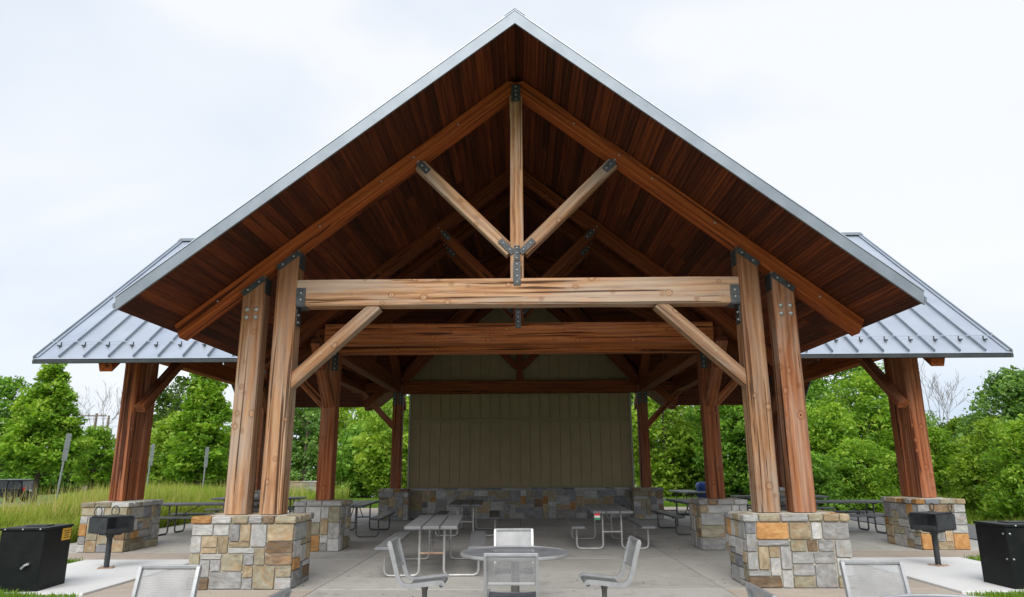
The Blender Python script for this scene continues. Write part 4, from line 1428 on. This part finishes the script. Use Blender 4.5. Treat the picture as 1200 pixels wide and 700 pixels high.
def blades(name, label, N, sampler, hgt, wid, mat, seed, lean=.35, tintf=None, tint=None):
    g = np.random.default_rng(seed)
    X, Y = sampler(g, N)
    n = len(X)
    Z = gz(X, Y) if name != 'lawn' else np.full(n, -.02)
    h = hgt * g.uniform(.55, 1.25, n)
    if tintf is not None: h = h * tintf(X, Y)
    a = g.uniform(0, 2 * np.pi, n)
    ln = h * np.abs(g.normal(0, lean, n))
    dx, dy = np.cos(a) * ln, np.sin(a) * ln
    b = g.uniform(0, 2 * np.pi, n)
    wx, wy = np.cos(b), np.sin(b)
    w = wid * g.uniform(.6, 1.4, n)
    V = np.zeros((n, 5, 3))
    V[:, 0] = np.stack([X - wx * w, Y - wy * w, Z], 1); V[:, 1] = np.stack([X + wx * w, Y + wy * w, Z], 1)
    V[:, 2] = np.stack([X + dx * .35 - wx * w * .8, Y + dy * .35 - wy * w * .8, Z + h * .58], 1); V[:, 3] = np.stack([X + dx * .35 + wx * w * .8, Y + dy * .35 + wy * w * .8, Z + h * .58], 1)
    V[:, 4] = np.stack([X + dx, Y + dy, Z + h * (1 - .25 * np.minimum(1, ln / h))], 1)
    i = np.arange(n)[:, None] * 5
    me = bpy.data.meshes.new(name)
    me.vertices.add(n * 5); me.vertices.foreach_set('co', V.ravel())
    loops = np.concatenate([i + 0, i + 1, i + 3, i + 2, i + 2, i + 3, i + 4], 1).ravel()
    me.loops.add(len(loops)); me.loops.foreach_set('vertex_index', loops)
    st = (np.arange(n)[:, None] * 7 + np.array([[0, 4]])).ravel()
    tot = np.tile([4, 3], n)
    me.polygons.add(2 * n); me.polygons.foreach_set('loop_start', st); me.polygons.foreach_set('loop_total', tot)
    me.update(calc_edges=True)
    t = g.uniform(0, 1, n) * .55 + .25 * (np.sin(X * .9 + np.sin(Y * .7) * 2) * .5 + .5) + g.normal(0, .08, n)
    if tint: t = g.uniform(tint[0], tint[1], n)
    at = me.attributes.new('tint', 'FLOAT', 'POINT'); at.data.foreach_set('value', np.repeat(np.clip(t, 0, 1), 5).astype(np.float32))
    me.materials.append(MATS[mat])
    o = put(name, me)
    return tag(o, label, 'grass', kind='stuff')
def meadow_left(g, N):
    y = 14.6 + (46 - 14.6) * g.uniform(0, 1, N) ** 1.5
    x0 = np.where(y < 30, -10.9, -10.9 + (y - 30) * .1)
    x = x0 - g.uniform(0, 1, N) ** 1.15 * (8 + (y - 14) * 1.15)
    k = (np.abs(y - (45.5 + (x + 45) * .1)) > 3.3) & (y < 41.5 + x * .02) & ~((x / y < -.645) & (y > 24))
    return x[k], y[k]
blades('meadow_grass', 'tall wild meadow grass left of the pavilion', 170000, meadow_left, 1.0, .012, 'grass_meadow', 3, .38, lambda X, Y: .75 + .35 * (np.sin(X * .5 + Y * .3) * .5 + .5) + np.where(X > -11.8, -.25, 0))
def meadow_patch(g, N):
    x, y = meadow_left(g, N * 2)
    k = np.sin(x * .8 + np.sin(y * .5) * 2) + np.sin(y * .9 - x * .3) + g.normal(0, .5, len(x)) > .5
    return x[k], y[k]
blades('seed_stalks', 'pale dry seed stalks standing above the meadow grass', 16000, meadow_patch, 1.25, .008, 'grass_meadow', 13, .22, None, (.72, 1.0))
blades('meadow_weeds', 'dark broad leaved weeds among the meadow grass', 9000, meadow_patch, .7, .035, 'grass_lawn', 14, .5, None, (.0, .5))
def verge_right(g, N):
    x = 13.6 + g.uniform(0, 1, N) ** 1.2 * 16; y = 9 + g.uniform(0, 1, N) * 30
    return x, y
blades('verge_grass', 'rough grass and weeds at the foot of the right thicket', 60000, verge_right, .55, .012, 'grass_meadow', 4, .4, lambda X, Y: np.clip((X - 13.4) / 2.2, .22, 1.2))
def back_lawn(g, N):
    x = g.uniform(-16, 16, N); y = 32.2 + g.uniform(0, 1, N) ** 1.2 * 12
    k = (np.abs(x - 14) > 2.5) & (y < 44 + x * .1)
    return x[k], y[k]
blades('back_lawn_grass', 'mown grass strip behind the pavilion', 50000, back_lawn, .14, .012, 'grass_lawn', 5, .4)
def lawn_near(g, N):
    s = np.where(g.uniform(0, 1, N) < .5, -1, 1)
    x = np.empty(N); y = np.empty(N)
    k = g.uniform(0, 1, N) < .55
    x[k] = g.uniform(6.12, 10, k.sum()); y[k] = g.uniform(8.2, 10.28, k.sum())
    x[~k] = g.uniform(8.32, 10.8, (~k).sum()); y[~k] = g.uniform(10.2, 13.98, (~k).sum())
    return x * s, y
blades('lawn', 'lawn grass round the white grill pads', 60000, lawn_near, .13, .006, 'grass_lawn', 6, .5, lambda X, Y: .55 + .6 * (np.sin(X * 3 + Y * 2.3) * .5 + .5) ** 2)

# ------------------------------------------------------------------ street things beyond the meadow
def sign_post(label, x, y, top, lean):
    z0 = float(gz(x, y))
    t = thing('sign_post', label, 'sign', (x, y, z0), R(60), 'grey sign posts along the meadow')
    W_ = wm(t) @ Matrix.Rotation(lean, 4, 'Y')
    H = top - z0
    b = MB(); b.cbox((0, .03, H / 2), (.07, .035, H), .006); b.build('post', 'sign_back', t, W_)
    b = MB(); b.cbox((0, 0, H - .33), (.22, .012, .64), .004); b.build('sign_panel', 'sign_back', t, W_)
    b = MB(); b.cbox((0, 0, H - .90), (.22, .012, .48), .004); b.build('sign_panel', 'sign_back', t, W_)
sign_post('grey metal sign post nearest the parked car, largest of the four', -19.45, 30, 3.22, .05)
sign_post('grey metal sign post close beside the left pier posts', -19.9, 38, 3.03, .04)
sign_post('shortest grey metal sign post in front of the right maple', -22.0, 46 - 4.5, 2.45, .03)
sign_post('grey metal sign post nearest the front left timber posts', -17.9, 40.3, 2.93, .02)
def utility_pole(label, x, y, top, arm):
    z0 = float(gz(x, y))
    t = thing('utility_pole', label, 'utility pole', (x, y, z0), 0.1, 'wooden utility poles')
    W_ = wm(t); H = top - z0
    b = MB(); b.tube([(0, 0, 0), (.05, 0, H)], [.16, .11], 8); b.build('pole', 'pole_wood', t, W_)
    if arm:
        b = MB(); b.cbox((-.3, 0, H - .25), (2.6, .12, .12), .01); b.build('cross_arm', 'pole_wood', t, W_)
        for k in (-1.4, -.7, .5, .85):
            b = MB(); b.lathe([(.03, H - .19), (.06, H - .12), (.04, H - .02)], (k, 0, 0), 8); b.build('insulator', 'sign_back', t, W_)
    else:
        b = MB(); b.lathe([(.2, H - 2.2), (.22, H - 2.1), (.22, H - 1.5), (.18, H - 1.4)], (.35, 0, 0), 10); b.build('transformer', 'sign_back', t, W_)
utility_pole('wooden utility pole with a cross arm against the sky', -42.6, 70, 7.2, True)
utility_pole('wooden utility pole without cross arm, right of the other pole', -44.3, 75, 7.35, False)
for k, (za, zb) in enumerate(((6.95, 6.9), (6.2, 6.1), (5.0, 4.9), (4.2, 4.2), (3.4, 3.3))):
    b = MB()
    b.tube([(-110 + 90 * f, 71.5 + 3 * f, za + (zb - za) * f - .5 * math.sin(math.pi * min(1, f * 1.3)) * 0 - .8 * 4 * abs(f - .5) * 0) for f in np.linspace(0, 1, 9)], .016, 4)
    tag(b.build('power_line', 'wire'), ('highest', 'second highest', 'middle', 'second lowest', 'lowest')[k] + ' dark power line strung past the utility poles', 'cable', 'power lines')
def street_lamp(label, x, y, h, dirx):
    z0 = float(gz(x, y))
    t = thing('street_lamp', label, 'street lamp', (x, y, z0), 0, 'street lamps')
    W_ = wm(t)
    b = MB(); b.tube([(0, 0, 0), (0, 0, h)], [.09, .06], 8); b.build('pole', 'sign_back', t, W_)
    b = MB(); b.tube([(0, 0, h - .05), (dirx * .8, 0, h + .05)], .035, 6); b.build('arm', 'sign_back', t, W_)
    b = MB(); b.cbox((dirx * 1.1, 0, h + .05), (.75, .3, .12), .03); b.build('lamp_head', 'lamp_white', t, W_)
street_lamp('street lamp with a white head reaching in at the left edge', -40.6, 53.0, 6.0, 1)
street_lamp('street lamp with a white head between dark tree and right maple', -26.4, 50, 4.35, 1)
# low stone wall and pillar beyond the road
def far_wall(name, label, x0, x1, y, z0, h, th, cat):
    t = thing(name, label, cat, ((x0 + x1) / 2, y, z0))
    b = MB(); b.box(((x0 + x1) / 2, y, z0 + h / 2 - .1), (x1 - x0 - .06, th - .06, h + .1)); b.build('core', 'mortar', t)
    stone_face(t, (x0, y - th / 2 + .03, z0), (1, 0, 0), (0, -1, 0), x1 - x0, h - .08, unit=.14, big=6, joint=.03)
    p = x0
    while p < x1 - .01:
        ln = min(random.uniform(.5, .9), x1 - p)
        m = MB(); m.cbox((0, 0, 0), (ln - .02, th + .06, .09), .02); m.build('cap_stone', random.choice(['stone_pale', 'stone_grey', 'stone_tan']), t, Matrix.Translation((p + ln / 2, y, z0 + h - .02)))
        p += ln
far_wall('low_stone_wall', 'low pale stone wall beyond the road behind the front left posts', -19.5, -12.6, 52.5, -.75, 1.55, .45, 'wall')
far_wall('stone_pillar', 'stone pillar beside the small round tree beyond the road', -9.6, -8.4, 46.5, -.55, 1.75, .9, 'pillar')

# parked car (only its rear half shows)
def suv(x, y, rz, label):
    z0 = float(gz(x, y)) + .12
    t = thing('parked_car', label, 'car', (x, y, z0), rz)
    W_ = wm(t)
    # body: side profile (x along the car, z) swept with tumblehome
    low = [(-2.35, .42), (-2.38, .95), (-2.28, 1.05), (1.15, 1.08), (2.28, 1.0), (2.40, .80), (2.38, .42)]
    b = MB()
    hwid = .93
    for s in (-1, 1): pass
    n = len(low)
    vs = []
    for yy, k in ((-hwid, 1.0), (-hwid + .06, 1.0), (hwid - .06, 1.0), (hwid, 1.0)):
        for (px, pz) in low:
            ins = .05 if abs(yy) == hwid else 0
            vs.append((px * (1 - ins * .4), yy, pz - (.04 * ins * 10 if pz > .9 else 0) + (.03 if ins and pz < .5 else 0)))
    fs = []
    for a in range(3):
        for i in range(n):
            q = (i + 1) % n
            fs.append((a * n + i, a * n + q, (a + 1) * n + q, (a + 1) * n + i))
    fs += [tuple(range(n)), tuple(reversed(range(3 * n, 4 * n)))]
    fs = [tuple(reversed(f)) for f in fs]
    b.add(vs, fs); b.build('body', 'car_paint', t, W_)
    cab = [(-2.26, 1.03, .86), (-2.05, 1.66, .70), (.05, 1.70, .70), (1.05, 1.05, .84)]
    b = MB(); vs = []
    for s in (-1, 1): vs += [(px, s * hw_, pz) for px, pz, hw_ in cab]
    b.add(vs, [(0, 1, 2, 3), (7, 6, 5, 4), (0, 4, 5, 1), (1, 5, 6, 2), (2, 6, 7, 3), (3, 7, 4, 0)]); b.build('cabin', 'car_glass', t, W_)
    b = MB(); b.cbox((-.98, 0, 1.72), (2.25, 1.42, .09), .03); b.build('roof', 'car_paint', t, W_)
    for px, dx in ((-2.1, .13), (-.95, .0), (.1, .0), (.55, -.35)):
        for s in (-1, 1):
            b = MB(); b.tube([(px - dx * .3, s * .875, 1.04), (px + dx * .5, s * .725, 1.68)], .05, 6); b.build('pillar', 'car_paint', t, W_)
    for s in (-1, 1):
        b = MB(); b.tube([(-1.9, s * .6, 1.80), (-.1, s * .6, 1.80)], .022, 6); b.build('roof_rail', 'rim', t, W_)
        b = MB(); b.cbox((-2.33, s * .82, 1.02), (.10, .18, .34), .02); b.build('tail_light', 'tail_red', t, W_)
        b = MB(); b.cbox((2.30, s * .70, .80), (.14, .34, .18), .03); b.build('headlight', 'lamp_white', t, W_)
        for px in (-1.42, 1.48):
            Mw = W_ @ Matrix.Translation((px, s * .86, .37)) @ Matrix.Rotation(R(90) * -s, 4, 'X')
            wo_ = bpy.data.objects.new('wheel', None); COL.objects.link(wo_); wo_.parent = t; wo_.matrix_basis = wm(t).inverted() @ Mw
            m = MB(); m.lathe([(.25, -.11), (.34, -.12), (.37, -.08), (.37, .07), (.34, .11), (.25, .10)], n=22); m.build('tyre', 'tyre', wo_, Mw, True)
            m = MB(); m.lathe([(.25, .06), (.24, .09), (.08, .075), (.06, .11)], n=22); m.build('rim', 'rim', wo_, Mw, True)
    b = MB(); b.cbox((-2.42, 0, .55), (.14, 1.8, .24), .05); b.build('rear_bumper', 'car_trim', t, W_)
    b = MB(); b.cbox((2.42, 0, .55), (.14, 1.8, .26), .05); b.build('front_bumper', 'car_trim', t, W_)
    b = MB(); b.cbox((-2.40, 0, .92), (.03, .5, .14), .005); b.build('number_plate', 'label_white', t, W_)
    return t
suv(-41.9, 57.5, R(183), 'black parked car with a red tail light at the left edge')

# bits of dry leaf blown over the floor
g = np.random.default_rng(21)
n = 260
P = np.stack([g.uniform(-6, 6, n), g.uniform(5.5, 24, n), np.full(n, .010)], 1)
k = (np.abs(P[:, 0]) < 4.7) | (P[:, 1] < 10) | (P[:, 1] > 15.6)
P = P[k]
me = leaf_mesh('leaf_litter', P, g.uniform(.02, .055, len(P)), g.uniform(0, 1, len(P)), 'grass_meadow', 6.0, 1.8, 22)
tt = me.attributes['tint']; tt.data.foreach_set('value', np.repeat(g.uniform(.55, 1, len(P)), 4).astype(np.float32))
me.materials[0] = MATS['bark']
tag(put('leaf_litter', me), 'bits of dry brown leaf scattered over the concrete floor', 'litter', kind='stuff')
